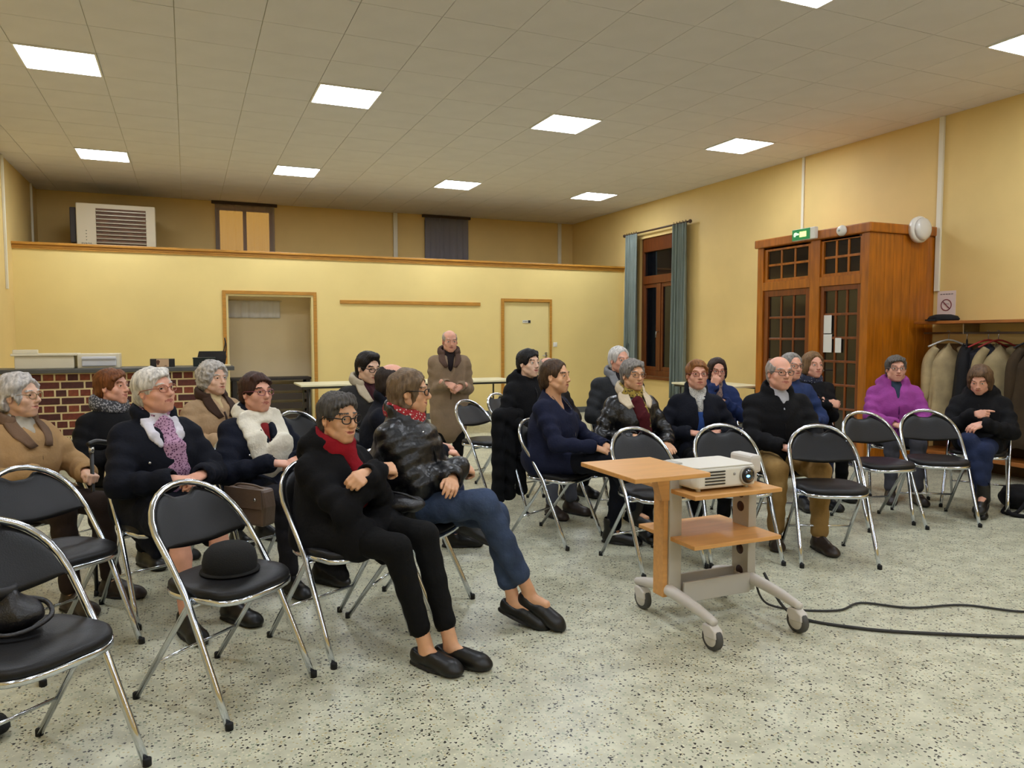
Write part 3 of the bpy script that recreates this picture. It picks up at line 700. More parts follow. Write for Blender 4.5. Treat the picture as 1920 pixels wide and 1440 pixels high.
garment('hanging_coat', 'long black coat hanging beside the cream coat', 'coat', 5.12, .30, .80, '#0e0e12', 2)
garment('hanging_coat', 'beige trench coat hanging behind the purple jacket woman', 'coat', 4.80, .36, 1.02, '#9c8a64', 3, hang='#8e2a24')
garment('hanging_jacket', 'short navy jacket hanging over the beige trench coat', 'jacket', 4.90, .34, .34, '#14141f', 8, sleeves=False, hang='#a02a22')
garment('hanging_coat', 'dark olive-brown coat hanging between trench coat and tan coat', 'coat', 4.46, .40, .98, '#3a2b16', 4)
garment('hanging_coat', 'dark brown coat partly behind the tan coat', 'coat', 4.22, .40, 1.0, '#2c2012', 9)
garment('hanging_coat', 'tan coat hanging above the dark-jacketed woman', 'coat', 3.96, .34, .72, '#7d5f3a', 5)
garment('hanging_coat', 'black coat hanging above head of dark-jacketed woman', 'coat', 3.68, .40, 1.0, '#120f0d', 6, hang='#b9b7b2')
garment('hanging_coat', 'brown coat at right picture edge', 'coat', 3.36, .40, 1.05, '#3d2c1a', 7)
garment('hanging_coat', 'dark coat beyond the right picture edge', 'coat', 3.05, .40, 1.05, '#241912', 10)
def hanger(y, col, lab, rz):
    e = empty('coat_hanger', (XR-.22, y, 1.41), rz, lab, 'coat hanger', 'empty coat hangers')
    MB().tube(smooth_path([(-.21,0,-.15),(0,0,-.075),(.21,0,-.15)], 5) , .009, 6).build('shoulders', mat('hang_'+col, col, .4), e)
    MB().tube([(-.20,0,-.152),(.20,0,-.152)], .005, 6).build('trouser_bar', mat('hang_'+col, col, .4), e)
    MB().tube([(0,0,-.07),(0,0,-.02),(.014,0,.008),(0,0,.024),(-.018,0,.014)], .004, 5).build('hook', STEEL, e)
hanger(4.50, '#1b1b1e', 'empty black coat hanger on rail left of tan coat', .5)
hanger(4.14, '#1b1b1e', 'empty black coat hanger on rail between brown and tan coats', .9)
hanger(3.80, '#c9c6c0', 'empty pale coat hanger on rail above seated dark-haired woman', 1.1)
hanger(3.45, '#1b1b1e', 'empty black coat hanger at right picture edge', .7)
e = empty('flat_cap', (XR-.20, 5.40, 1.536), 0, 'flat black cap lying on coat rack shelf', 'cap')
MB().lathe([(.135,.0),(.15,.02),(.13,.05),(.07,.068),(.01,.07)], 20).build('crown', mat('cap_black', '#121215', .9), e)
MB().prism([(-.12,-.06),(-.20,-.05),(-.23,.0),(-.20,.06),(-.12,.07)], .0, .015).build('brim', mat('cap_black', '#121215', .9), e)
# no smoking notice
nsg = empty('no_smoking_notice', (XR, 5.52, 1.56), 0, 'white no-smoking notice with red circle on wall', 'sign')
MB().box((-.004,-.105,0), (-.0005,.105,.30)).build('sheet', mat('notice_pink', '#e2d2cc', .6), nsg)
RED = mat('sign_red', '#7a2a34', .5)
MB().tube([(-.005, .058*math.cos(a), .15+.058*math.sin(a)) for a in [2*math.pi*q/28 for q in range(28)]], .005, 6, True).build('ring', RED, nsg)
MB().tube([(-.0065,.04,.19),(-.0065,-.04,.11)], .005, 6).build('slash', RED, nsg)
MB().box((-.0055,-.032,.158), (-.0045,.03,.164)).build('cigarette', mat('sign_grey', '#8a7f80', .5), nsg)
for k in range(5): MB().box((-.006, -.075+.031*k, .26), (-.0045, -.075+.031*k+.022, .27)).build('printed_mark', mat('sign_grey', '#6a6468', .5), nsg)
# ================================================================ PEOPLE: smooth signed-distance bodies meshed with surface nets
def V(*a): return np.array(a, dtype=np.float64)
def unit(v): return v/ (np.linalg.norm(v)+1e-9)
def rotm(rx=0, ry=0, rz=0):
    cx, sx, cy, sy, cz, sz = math.cos(rx), math.sin(rx), math.cos(ry), math.sin(ry), math.cos(rz), math.sin(rz)
    Rx = np.array([[1,0,0],[0,cx,-sx],[0,sx,cx]]); Ry = np.array([[cy,0,sy],[0,1,0],[-sy,0,cy]]); Rz = np.array([[cz,-sz,0],[sz,cz,0],[0,0,1]])
    return Rz @ Ry @ Rx
class Field:
    def __init__(s, lo, hi, h):
        s.ax = [np.arange(lo[i], hi[i]+h, h, dtype=np.float32) for i in range(3)]; s.h = h
        s.f = np.full([len(a) for a in s.ax], .25, np.float32); s.lab = np.zeros(s.f.shape, np.int8)
    def blk(s, lo, hi):
        sl = []
        for i in range(3):
            a = int(np.searchsorted(s.ax[i], lo[i])); b = int(np.searchsorted(s.ax[i], hi[i]))
            if b <= a: return None
            sl.append(slice(a, b))
        return tuple(sl)
    def pts(s, sl):
        return s.ax[0][sl[0]][:,None,None], s.ax[1][sl[1]][None,:,None], s.ax[2][sl[2]][None,None,:]
    def blend(s, sl, d, k, lab, sub):
        f = s.f[sl]
        if sub:
            nd = -d; h = np.clip(.5+.5*(nd-f)/k, 0, 1); s.f[sl] = f*(1-h)+nd*h+k*h*(1-h)
        else:
            if lab is not None: L = s.lab[sl]; L[d < f] = lab
            h = np.clip(.5+.5*(f-d)/k, 0, 1); s.f[sl] = f*(1-h)+d*h-k*h*(1-h)
    def cap(s, a, b, ra, rb, k=.02, lab=0, sub=False, flat=None, quilt=0, fold=0):
        a = np.asarray(a, float); b = np.asarray(b, float); R = max(ra, rb)+k+.035+quilt
        sl = s.blk(np.minimum(a,b)-R, np.maximum(a,b)+R)
        if sl is None: return
        x, y, z = s.pts(sl); ab = b-a; L2 = max(float(ab@ab), 1e-8)
        px, py, pz = x-a[0], y-a[1], z-a[2]
        t = np.clip((px*ab[0]+py*ab[1]+pz*ab[2])/L2, 0, 1)
        qx, qy, qz = px-t*ab[0], py-t*ab[1], pz-t*ab[2]
        if flat is not None:
            n, fl = flat; n = unit(np.asarray(n, float)); dn = qx*n[0]+qy*n[1]+qz*n[2]; e = dn*(1/fl-1)
            qx, qy, qz = qx+n[0]*e, qy+n[1]*e, qz+n[2]*e
        d = np.sqrt(qx*qx+qy*qy+qz*qz)-(ra+(rb-ra)*t)
        if quilt: d = d - quilt*np.abs(np.sin(t*math.sqrt(L2)*math.pi/.062))
        if fold: d = d - fold*np.sin(t*math.sqrt(L2)*2*math.pi/.075+14*px-9*py+7*pz)*np.clip(4*t*(1-t)+.35,0,1)
        s.blend(sl, d, k, lab, sub)
    def ell(s, c, r, rot=None, k=.02, lab=0, sub=False, quilt=0):
        c = np.asarray(c, float); r = np.asarray(r, float); R = r.max()+k+.035+quilt if rot is not None else r+k+.035+quilt
        sl = s.blk(c-R, c+R)
        if sl is None: return
        x, y, z = s.pts(sl); px, py, pz = x-c[0], y-c[1], z-c[2]
        if rot is not None:
            M = rot.T; px, py, pz = M[0,0]*px+M[0,1]*py+M[0,2]*pz, M[1,0]*px+M[1,1]*py+M[1,2]*pz, M[2,0]*px+M[2,1]*py+M[2,2]*pz
        k0 = np.sqrt((px/r[0])**2+(py/r[1])**2+(pz/r[2])**2); k1 = np.sqrt((px/r[0]**2)**2+(py/r[1]**2)**2+(pz/r[2]**2)**2)+1e-6
        d = k0*(k0-1)/k1
        if quilt: d = d - quilt*np.abs(np.sin(pz*math.pi/.065))
        s.blend(sl, d.astype(np.float32), k, lab, sub)
    def cutz(s, z0, above=False, k=.004):
        z = s.ax[2][None,None,:]; d = (z-z0) if above else (z0-z)
        s.f = np.maximum(s.f, np.broadcast_to(d, s.f.shape)).astype(np.float32)
    def wrinkle(s, amp, fr=1.0, seed=0):
        x, y, z = s.pts((slice(None),)*3)
        n = np.sin(31*fr*(x+.5*z)+2.2*np.sin(17*fr*y+seed)+seed)*np.sin(27*fr*(y-.45*z)+1.9*np.sin(19*fr*x+1.3*seed)) + .6*np.sin(52*fr*(z+.35*x)+2.5*np.sin(14*fr*(x+y)+seed))
        s.f += (amp*n).astype(np.float32)
    def march(s, p, d, n=120, step=.006):
        """last outside point going along d from p (surface hit)"""
        for i in range(n):
            q = p+d*step*i
            ix = [int(np.clip(round((q[j]-s.ax[j][0])/s.h), 0, len(s.ax[j])-1)) for j in range(3)]
            if s.f[tuple(ix)] < 0: return q
        return p+d*step*n*.5
    def mesh(s):
        f = s.f; nx, ny, nz = f.shape; neg = f < 0
        c = np.zeros((nx-1, ny-1, nz-1), np.int8)
        for i in (0,1):
            for j in (0,1):
                for k in (0,1): c += neg[i:nx-1+i, j:ny-1+j, k:nz-1+k]
        act = (c > 0) & (c < 8); I = np.argwhere(act)
        if len(I) == 0: return np.zeros((0,3)), np.zeros((0,4), int), np.zeros(0, int)
        idx = -np.ones(act.shape, np.int32); idx[act] = np.arange(len(I))
        acc = np.zeros((len(I),3)); cnt = np.zeros(len(I))
        off = [(i,j,k) for i in (0,1) for j in (0,1) for k in (0,1)]
        for a in off:
            for ax in range(3):
                if a[ax]: continue
                b = list(a); b[ax] = 1
                fa = f[I[:,0]+a[0], I[:,1]+a[1], I[:,2]+a[2]]; fb = f[I[:,0]+b[0], I[:,1]+b[1], I[:,2]+b[2]]
                m_ = (fa < 0) != (fb < 0); t = fa/(fa-fb+1e-12)
                p = np.tile(np.array(a, float), (len(I),1)); p[:,ax] += t
                acc[m_] += p[m_]; cnt[m_] += 1
        P = I+acc/cnt[:,None]; org = np.array([s.ax[i][0] for i in range(3)]); P = org+P*s.h
        lab = s.lab[I[:,0], I[:,1], I[:,2]].astype(int)
        # use the label of the most inside corner
        quads = []
        for ax in range(3):
            u, v = [(1,2),(2,0),(0,1)][ax]
            sa = [slice(None)]*3; sb = [slice(None)]*3; sa[ax] = slice(0,-1); sb[ax] = slice(1,None)
            cross = neg[tuple(sa)] != neg[tuple(sb)]; E = np.argwhere(cross)
            ok = (E[:,u] > 0) & (E[:,v] > 0) & (E[:,u] < f.shape[u]-1) & (E[:,v] < f.shape[v]-1); E = E[ok]
            sgn = neg[E[:,0], E[:,1], E[:,2]]
            def g(du, dv):
                q = E.copy(); q[:,u] -= du; q[:,v] -= dv; return idx[q[:,0], q[:,1], q[:,2]]
            q = np.stack([g(1,1), g(0,1), g(0,0), g(1,0)], 1); q[~sgn] = q[~sgn][:, ::-1]; quads.append(q)
        Q = np.concatenate(quads)
        Q = Q[(Q >= 0).all(1)]
        return P, Q, lab
def relax(P, Q, n=1, w=.5):
    for _ in range(n):
        S = np.zeros_like(P); C = np.zeros(len(P))
        for a, b in ((0,1),(1,2),(2,3),(3,0)):
            np.add.at(S, Q[:,a], P[Q[:,b]]); np.add.at(C, Q[:,a], 1); np.add.at(S, Q[:,b], P[Q[:,a]]); np.add.at(C, Q[:,b], 1)
        P = P*(1-w)+w*S/np.maximum(C,1)[:,None]
    return P
def np_mesh(name, parts, mats):
    """parts: list of (P, Q, lab)"""
    vs = []; qs = []; ls = []; b = 0
    for P, Q, l in parts:
        vs.append(P); qs.append(Q+b); ls.append(l[Q[:,0]] if len(l) else l); b += len(P)
    P = np.concatenate(vs); Q = np.concatenate(qs); L = np.concatenate(ls)
    me = bpy.data.meshes.new(name); me.vertices.add(len(P)); me.vertices.foreach_set('co', P.astype(np.float32).ravel())
    me.loops.add(len(Q)*4); me.loops.foreach_set('vertex_index', Q.astype(np.int32).ravel())
    me.polygons.add(len(Q)); me.polygons.foreach_set('loop_start', np.arange(0, len(Q)*4, 4, dtype=np.int32))
    for m_ in mats: me.materials.append(m_)
    me.polygons.foreach_set('material_index', np.clip(L, 0, len(mats)-1).astype(np.int32)); me.polygons.foreach_set('use_smooth', np.ones(len(Q), bool))
    me.update(calc_edges=True); me.validate(); return me

# ---------------------------------------------------------------- head (frame: face +Y, up +Z, origin mid skull)
def head_parts(P):
    h = P.get('hres', .0045)
    F = Field((-.105,-.125,-.23), (.105,.135,.135), h)
    jw, nl, ch, fat, old = P.get('jaw',1.0), P.get('nose',1.0), P.get('chin',1.0), P.get('face_fat',1.0), P.get('old',.5)
    F.ell((0,-.012,.032), (.075,.097,.085), k=.02)
    F.ell((0,.022,-.035), (.061*fat,.066,.080), k=.03)
    F.ell((0,.028,-.076), (.047*jw*fat,.050,.038), k=.03)
    F.cap((-.012,.068,-.100), (.012,.068,-.100), .015*ch, .015*ch, k=.022)
    for s in (-1,1):
        F.ell((s*.041*fat,.054,-.028), (.022,.020,.022), k=.022)
        F.cap((s*.05*fat,.035,-.07), (s*.058*jw,-.01,-.045), .016, .014, k=.02)
    F.cap((-.034,.076,.026), (.034,.076,.026), .011, .011, k=.02)
    for s in (-1,1): F.ell((s*.033,.100,.006), (.021,.020,.0125), k=.014, sub=True)
    F.cap((0,.088,.014), (0,.103*(.6+.4*nl),-.022), .0075, .0105, k=.012)
    F.ell((0,.104+.007*(nl-1),-.029), (.0125,.013,.0115), k=.008)
    for s in (-1,1): F.ell((s*.0115,.096,-.033), (.0085,.011,.008), k=.006)
    # mouth
    sm = P.get('smile',0.0)
    F.ell((0,.074,-.062), (.030,.021,.022), k=.018)
    for s in (-1,1):
        F.cap((0,.0915,-.0565), (s*.025,.0805,-.060+.006*sm), .0042, .0026, k=.005, lab=1)
        F.cap((0,.0900,-.0668), (s*.023,.0795,-.0625+.006*sm), .0048, .0026, k=.005, lab=1)
    op = P.get('mouth',0.0)
    F.ell((0,.096,-.0612), (.024,.012,.0020+.0045*op), k=.003, sub=True)
    if old > .3:
        for s in (-1,1):
            F.cap((s*.017,.098,-.036), (s*.036,.081,-.072), .0028*old, .0035*old, k=.008, sub=True)
            F.cap((s*.025,.098,-.016), (s*.046,.083,-.019), .0022*old, .0022*old, k=.006, sub=True)
    # eyes
    for s in (-1,1):
        F.ell((s*.0325,.0725,.0045), (.0145,.0135,.0135), k=.002, lab=2)
        F.ell((s*.0325,.0795,.0045), (.0062,.0075,.0062), k=.001, lab=3)
        F.cap((s*.0195,.081,.0125), (s*.0325,.0858,.0145), .0045, .0052, k=.004, lab=0); F.cap((s*.0325,.0858,.0145), (s*.047,.076,.0115), .0052, .0045, k=.004, lab=0)
        F.cap((s*.021,.080,-.006), (s*.045,.0755,-.004), .0042, .004, k=.004, lab=0)
        F.cap((s*.016,.0895,.027), (s*.036,.0885,.0315), .0046, .005, k=.003, lab=4); F.cap((s*.036,.0885,.0315), (s*.054,.072,.025), .005, .0035, k=.003, lab=4)
        # ears
        F.ell((s*.078,-.008,-.004), (.010,.021,.033), rotm(rx=.2, rz=-s*.35), k=.006); F.ell((s*.086,-.003,-.002), (.007,.012,.02), k=.005, sub=True)
    # neck
    F.cap((0,-.018,-.06), (0,-.040,-.25), .054*P.get('neck',1), .060*P.get('neck',1), k=.02)
    for s in (-1,1): F.cap((s*.05,-.02,-.075), (s*.018,.022,-.20), .012, .013, k=.02)
    Pm, Q, lab = F.mesh()
    # sharpen labels: recompute by position for lips / eyes / brows
    x, y, z = np.abs(Pm[:,0]), Pm[:,1], Pm[:,2]
    L = np.zeros(len(Pm), int)
    mz = -.0615+.006*sm*(x/.022)**2
    L[(y > .074) & (x < .0265) & (z < mz+.0055*(1-(x/.028)**2)+.0008) & (z > mz-.0085*(1-(x/.028)**2)-.0008)] = 1
    de = np.sqrt((x-.0325)**2+(z-.0043)**2)
    L[(y > .07) & (np.abs(x-.0325) < .0125) & (np.abs(z-.0043) < .0068*np.sqrt(np.clip(1-((x-.0325)/.0135)**2,0,1)))] = 2
    L[(y > .07) & (de < .0058)] = 3
    bz = .0285+.004*np.exp(-((x-.036)/.014)**2)-.12*np.clip(x-.042,0,1)
    L[(y > .06) & (x > .013) & (x < .056) & (np.abs(z-bz) < .0042)] = 4
    return Pm, Q, L
def hair_mesh(P):
    st = P['hair']; F = Field((-.14,-.16,-.20), (.14,.14,.165), P.get('hairres', .0055)); rs = P.get('seed',1)
    t = {'short':.013,'crop':.010,'bob':.026,'curly':.030,'fringe':.006,'tied':.012,'quiff':.014,'wavy':.022,'layer':.020}[st]
    F.ell((0,-.016,.034), (.076+t,.098+t,.086+t), k=.01)
    F.ell((0,-.052,-.03), (.060+t,.052+t,.068), k=.03)
    if st in ('bob','layer','wavy'):
        ln = {'bob':.075,'layer':.055,'wavy':.05}[st]
        for s in (-1,1): F.ell((s*.072,-.012,-.035), (.028,.05,ln), k=.03)
        F.ell((0,-.068,-.045), (.075,.052,ln+.01), k=.03)
    if st == 'quiff': F.ell((.0,.05,.105), (.055,.045,.03), k=.02)
    if st == 'tied': F.ell((0,-.115,-.01), (.028,.028,.03), k=.015); F.cap((0,-.12,-.02), (0,-.105,-.13), .022, .012, k=.02)
    hl = P.get('hairline', .066)+.024
    # open the face
    F.ell((0,.108,-.052), (.108,.072,.052+hl), k=.024, sub=True)
    F.ell((0,.12,-.13), (.10,.125,.12), k=.02, sub=True)
    if st in ('short','crop','fringe','tied','quiff'):
        for s in (-1,1): F.ell((s*.088,.004,-.052), (.034,.040,.052), k=.01, sub=True)
    if st == 'fringe': F.ell((0,.035,.115), (.085,.120,.088), k=.008, sub=True)
    if st == 'crop' and P.get('recede'): 
        for s in (-1,1): F.ell((s*.05,.085,.085), (.035,.05,.035), k=.01, sub=True)
    if P.get('bangs'):
        b = P['bangs']; sg = math.copysign(1, b)
        for i in range(8):
            u = -1+2*i/7.0; F.cap((-sg*.012+u*.042,.048,.106-.012*u*u), (u*.060+sg*.010,.086-.026*u*u,.083-.024*abs(b)*(.5+.5*sg*u)-.014*u*u), .014, .0085, k=.012)
    if P.get('ears'):
        for s in (-1,1): F.ell((s*.094,.006,-.040), (.036,.036,.050), k=.01, sub=True)
    F.wrinkle(P.get('messy',.0026), 1.5, rs)
    # nape trim
    x, y, z = F.pts((slice(None),)*3)
    zc = {'bob':-.115,'layer':-.105,'wavy':-.10,'curly':-.085,'tied':-.13}.get(st, -.072)
    F.f = np.maximum(F.f, zc-.015*np.sin(40*x)-z+.0*y).astype(np.float32)
    ang = np.arctan2(x, y+.02)
    if st == 'curly': F.f += (.006*np.sin(95*x+3*np.sin(60*z))*np.sin(88*y+2*np.sin(70*x))*np.sin(92*z+2*np.sin(55*y))+.003*np.sin(150*x)*np.sin(140*z+rs)).astype(np.float32)
    else:
        rg = P.get('ridge', .0020); F.f += (rg*np.sin(34*ang+ (30 if st in ('wavy','quiff') else 12)*z*6+2*np.sin(30*z+rs))+.5*rg*np.sin(71*ang+90*y+rs)).astype(np.float32)
    return F.mesh()
# ---------------------------------------------------------------- hands (frame: fingers +Y, back of hand +Z, right hand thumb -X)
_hands = {}
def hand_parts(pose, side, h=.0042):
    key = (pose, side, h)
    if key in _hands: return _hands[key]
    cu = {'relaxed':(22,30,20), 'curl':(48,55,30), 'flat':(6,10,6), 'fist':(72,85,45), 'point':(55,65,35)}[pose]
    F = Field((-.085,-.075,-.10), (.07,.20,.06), h)
    F.cap((0,-.06,0), (0,.012,0), .027, .026, k=.01, flat=((0,0,1),.82))
    xs = (-.0275,-.0092,.0092,.0265); ln = (.070,.078,.073,.057)
    for i, x in enumerate(xs):
        F.cap((x*.62,.01,0), (x,.082-.004*abs(i-1.2),.002-.002*abs(i-1.5)), .0145, .0115, k=.010)
        p = V(x,.084-.004*abs(i-1.2),.001); a = 0; r = .0098-.0008*(i == 3)
        for j, fr in enumerate((.44,.31,.25)):
            c = cu[j]*(.35 if (pose == 'point' and i == 0) else 1)*(1+.06*i)
            a += math.radians(c); d = V(.035*(i-1.5)*math.cos(a), math.cos(a), -math.sin(a)); q = p+unit(d)*ln[i]*fr
            F.cap(p, q, r, r-.0009, k=.0035); p = q; r -= .0009
    tb = {'relaxed':.0,'curl':-.012,'flat':.004,'fist':-.02,'point':-.012}[pose]
    F.cap((-.014,.012,-.006), (-.036-tb*.2,.045,-.014), .0165, .0135, k=.010); F.cap((-.036-tb*.2,.045,-.014), (-.044-tb,.072,-.022+tb*.3), .0115, .0105, k=.004); F.cap((-.044-tb,.072,-.022+tb*.3), (-.043-tb*1.6,.095,-.030+tb*.6), .0102, .0085, k=.004)
    Pm, Q, lab = F.mesh(); lab = np.zeros(len(Pm), int)
    if side < 0: Pm = Pm*np.array([-1,1,1]); Q = Q[:, ::-1]
    _hands[key] = (Pm, Q, lab); return _hands[key]
def frame_from(d, n):
    d = unit(d); n = unit(n-d*float(n@d)); x = np.cross(d, n); return np.stack([x, d, n], 1)
# ---------------------------------------------------------------- shoes (frame: ankle column at origin, sole z=0, toe +Y)
_shoes = {}
def shoe_mesh(kind, m_up, m_sole):
    key = (kind, m_up.name)
    if key in _shoes: return _shoes[key]
    F = Field((-.06,-.09,-.005), (.06,.21,.17), .0055)
    F.cap((0,-.032,.034), (.002,.135,.030), .036, .043, k=.02, flat=((0,0,1),.78)); F.cap((0,.05,.045), (.003,.150,.030), .036, .034, k=.02)
    F.ell((0,-.030,.045), (.034,.045,.042), k=.02); F.ell((.002,.145,.022), (.044,.055,.024), k=.02)
    if kind == 'boot': F.cap((0,-.012,.05), (0,-.02,.145), .046, .046, k=.02)
    elif kind == 'shoe': F.cap((0,.0,.055), (0,-.015,.085), .042, .038, k=.02); F.cap((0,.04,.075), (0,.085,.062), .026, .022, k=.015)
    if kind == 'loafer':
        F.ell((0,-.005,.092), (.032,.072,.052), k=.008, sub=True); F.cap((-.028,.082,.056), (.028,.082,.056), .008, .008, k=.004)
    if kind == 'pump': F.ell((0,.03,.085), (.031,.095,.055), k=.008, sub=True)
    # sole edge
    F.ell((0,.055,.006), (.046,.135,.012), k=.004, lab=1); F.cap((0,-.045,.006), (0,-.02,.006), .034, .034, k=.006, lab=1, flat=((0,0,1),.5))
    F.cutz(.0015)
    Pm, Q, lab = F.mesh(); lab = (Pm[:,2] < .013).astype(int)
    _shoes[key] = np_mesh('shoe', [(Pm, Q, lab)], [m_up, m_sole]); return _shoes[key]
SOLE = mat('shoe_sole', '#151312', .8)
def ik(a, b, l1, l2, pole):
    d = b-a; L = np.linalg.norm(d)
    if L > (l1+l2)*.995: b = a+d/L*(l1+l2)*.995; d = b-a; L = np.linalg.norm(d)
    u = d/L; x = (l1*l1-l2*l2+L*L)/(2*L); hgt = math.sqrt(max(l1*l1-x*x, 1e-6)); p = unit(pole-u*float(pole@u))
    return a+u*x+p*hgt, b
def skin_mat(name, col):
    m_ = mat('skin_'+name, col, .48, var=.10, vscale=16, bump=.06, bscale=160)
    b = m_.node_tree.nodes['Principled BSDF']; b.inputs['Subsurface Weight'].default_value = .08; b.inputs['Subsurface Radius'].default_value = (.01,.004,.002); return m_
SKINS = {'pale': skin_mat('pale','#e0b499'), 'pink': skin_mat('pink','#dda38a'), 'tan': skin_mat('tan','#d6a37e'), 'fair': skin_mat('fair','#e4bca2')}
LIP = mat('lips', '#b0685a', .45); LIPR = mat('lips_red', '#8e2c2c', .4); EYEW = mat('eye_white', '#d6cfc6', .25); IRIS = mat('iris', '#2a1d16', .2)
def hairmat(c): return mat('hair_'+c, c, .55, var=.42, vscale=60, stretch=(1,1,.25), bump=.35, bscale=120, spec=.3)
def cloth(c, rough=.85, bump=.25, var=.12, sheen=0.0, **k): return mat('cloth2_%s_%s' % (c, rough), c, rough, var=var, vscale=10, bump=bump, bscale=70, spec=.22, **k)

def person(loc, ang, P):
    """loc: chair origin (x, y); ang: facing direction in degrees"""
    root = empty('person', (loc[0], loc[1], 0), math.radians(ang-90), P['label'], 'person', 'people in the hall')
    g = P.get; b = g('build', 1.0); zt = g('top', 1.2); stand = g('stand', False); fem = g('fem', True)
    sk = SKINS[g('skin','pale')]; seed = g('seed', 1)
    if stand: pel = V(0, 0, .74)
    else: pel = V(0, g('hipy', -.075), .53)
    lean = math.radians(g('lean', 4)); T = V(math.sin(math.radians(g('tilt',0))), math.sin(lean), math.cos(lean)); T = unit(T)
    tl = (zt-(.035+.215*g('hscale', .93))-pel[2])/T[2]; N = pel+T*tl
    tw = math.radians(g('twist', 0)); Rt = rotm(rz=tw)
    X = Rt @ V(1,0,0); Yv = unit(np.cross(V(0,0,1), X)); Fv = unit(np.cross(T, X)) * 1.0
    Fv = unit(Rt @ V(0,1,0) - T*float((Rt @ V(0,1,0)) @ T))
    sw = g('shoulder', .148 if fem else .168)*(.85+.15*b)
    shs = {s: N+X*sw*s-T*.088 for s in (-1,1)}
    # head frame
    HR = rotm(rz=math.radians(g('hyaw',0))+tw) @ rotm(ry=math.radians(g('hroll',0))) @ rotm(rx=math.radians(g('hpitch',0)))
    hs = g('hscale', .93); pivot = N+T*.035; HC = pivot + HR @ (V(0,.028,.098)*hs)
    def toH(A): return HC + (A*hs) @ HR.T
    # arms
    hands = []; arms = {}
    for s in (-1,1):
        key = 'rh' if s > 0 else 'lh'
        tgt, d, n, pose = g(key, (V(s*.10,.20,.60), V(-s*.7,.7,-.1), V(0,.1,1), 'relaxed'))
        tgt = np.asarray(tgt, float); d = np.asarray(d, float); n = np.asarray(n, float)
        pole = np.asarray(g('pole_r' if s > 0 else 'pole_l', (s*.9,-.5,-.6)), float)
        el, wr = ik(shs[s], tgt, .27, .245, pole); arms[s] = (shs[s], el, wr, d, n, pose)
    # legs
    legs = {}
    for s in (-1,1):
        hip = pel+V(s*.085,0,-.01)
        kn, an, fy = g('rl' if s > 0 else 'll', ((s*.10,.36,.50), (s*.10,.36,.085), s*-8))[:3]
        if stand: kn, an, fy = (s*.085,.03,.42), (s*.085,-.01,.085), s*-12
        legs[s] = (hip, np.asarray(kn, float), np.asarray(an, float), fy)
    # ---------------- body (skin): coarse inner body + head + hands
    lo = np.array([-.55,-.50,-.02]); hi = np.array([.55,.95,zt+.05])
    B = Field(lo, hi, .016)
    B.ell(pel+V(0,0,.02), (.14,.11,.11), k=.05); B.ell(pel+T*tl*.5, (.12,.09,.15), k=.05); B.ell(N-T*.15, (.13,.09,.14), k=.05)
    B.cap(N-T*.02, N+T*.06, .05, .048, k=.04); B.cap(shs[-1], shs[1], .045, .045, k=.04)
    for s in (-1,1):
        a0, el, wr, d, n, pose = arms[s]
        B.cap(a0, el, .042, .036, k=.02); B.cap(el, wr, .036, .024, k=.02)
        hip, kn, an, fy = legs[s]; fr = math.radians(fy); fd = V(-math.sin(fr), math.cos(fr), 0)
        B.cap(hip, kn, .07, .050, k=.03); tr_ = g('trousers') is not None; calf = kn*.62+an*.38 - fd*(0 if tr_ else .012); cr = .036 if tr_ else .048
        B.cap(kn, calf, .044, cr, k=.02); B.cap(calf, an+V(0,0,.01), cr, .032, k=.02); B.cap(an+V(0,0,-.025), an+fd*.09+V(0,0,-.045), .032, .026, k=.02)
    parts = [B.mesh()]; parts[0] = (parts[0][0], parts[0][1], np.zeros(len(parts[0][0]), int))
    hp = head_parts(P); parts.append((toH(hp[0]), hp[1], hp[2]))
    for s in (-1,1):
        a0, el, wr, d, n, pose = arms[s]
        if g('nohands'): continue
        Pm, Q, l = hand_parts(pose, s, g('handres', .0048)); M = frame_from(d, n); parts.append((wr + (Pm*g('handscale',.96)) @ M.T, Q, l))
    bm_ = hairmat(g('brow', g('haircol','#777777')))
    body = link('body', np_mesh('body', parts, [sk, LIPR if g('lipstick') else LIP, EYEW, IRIS, bm_]), root)
    # ---------------- upper garment
    c = g('coat'); q = g('quilt', 0.0); e = g('thick', .022)
    C = Field(lo, hi, g('res', .0125))
    C.ell(pel+V(0,-.005,.03), (.165*b+e*.6,.135*b+e*.6,.14), k=.05, quilt=q)
    C.ell(pel+T*tl*.42+Fv*.015*b, (.148*b+e,.118*b+e,.17), rotm(rx=-lean, rz=tw), k=.06, quilt=q)
    C.ell(N-T*.16+Fv*(.018 if fem else .008), (.152*(.6+.4*b)+e,.112*(.6+.4*b)+e,.16), rotm(rx=-lean, rz=tw), k=.06, quilt=q)
    if fem: 
        for s in (-1,1): C.ell(N-T*.20+Fv*.085+X*s*.065, (.065*b+e*.4,.055*b+e*.4,.062*b), k=.05)
    C.cap(shs[-1]+X*.03+T*.008, shs[1]-X*.03+T*.008, .050+e*.5, .050+e*.5, k=.05, flat=(Fv,.92))
    C.cap(N-T*.05-Fv*.015, N+T*.005-Fv*.012, .085, .058+e*.4, k=.04)
    torso = C.f.copy()
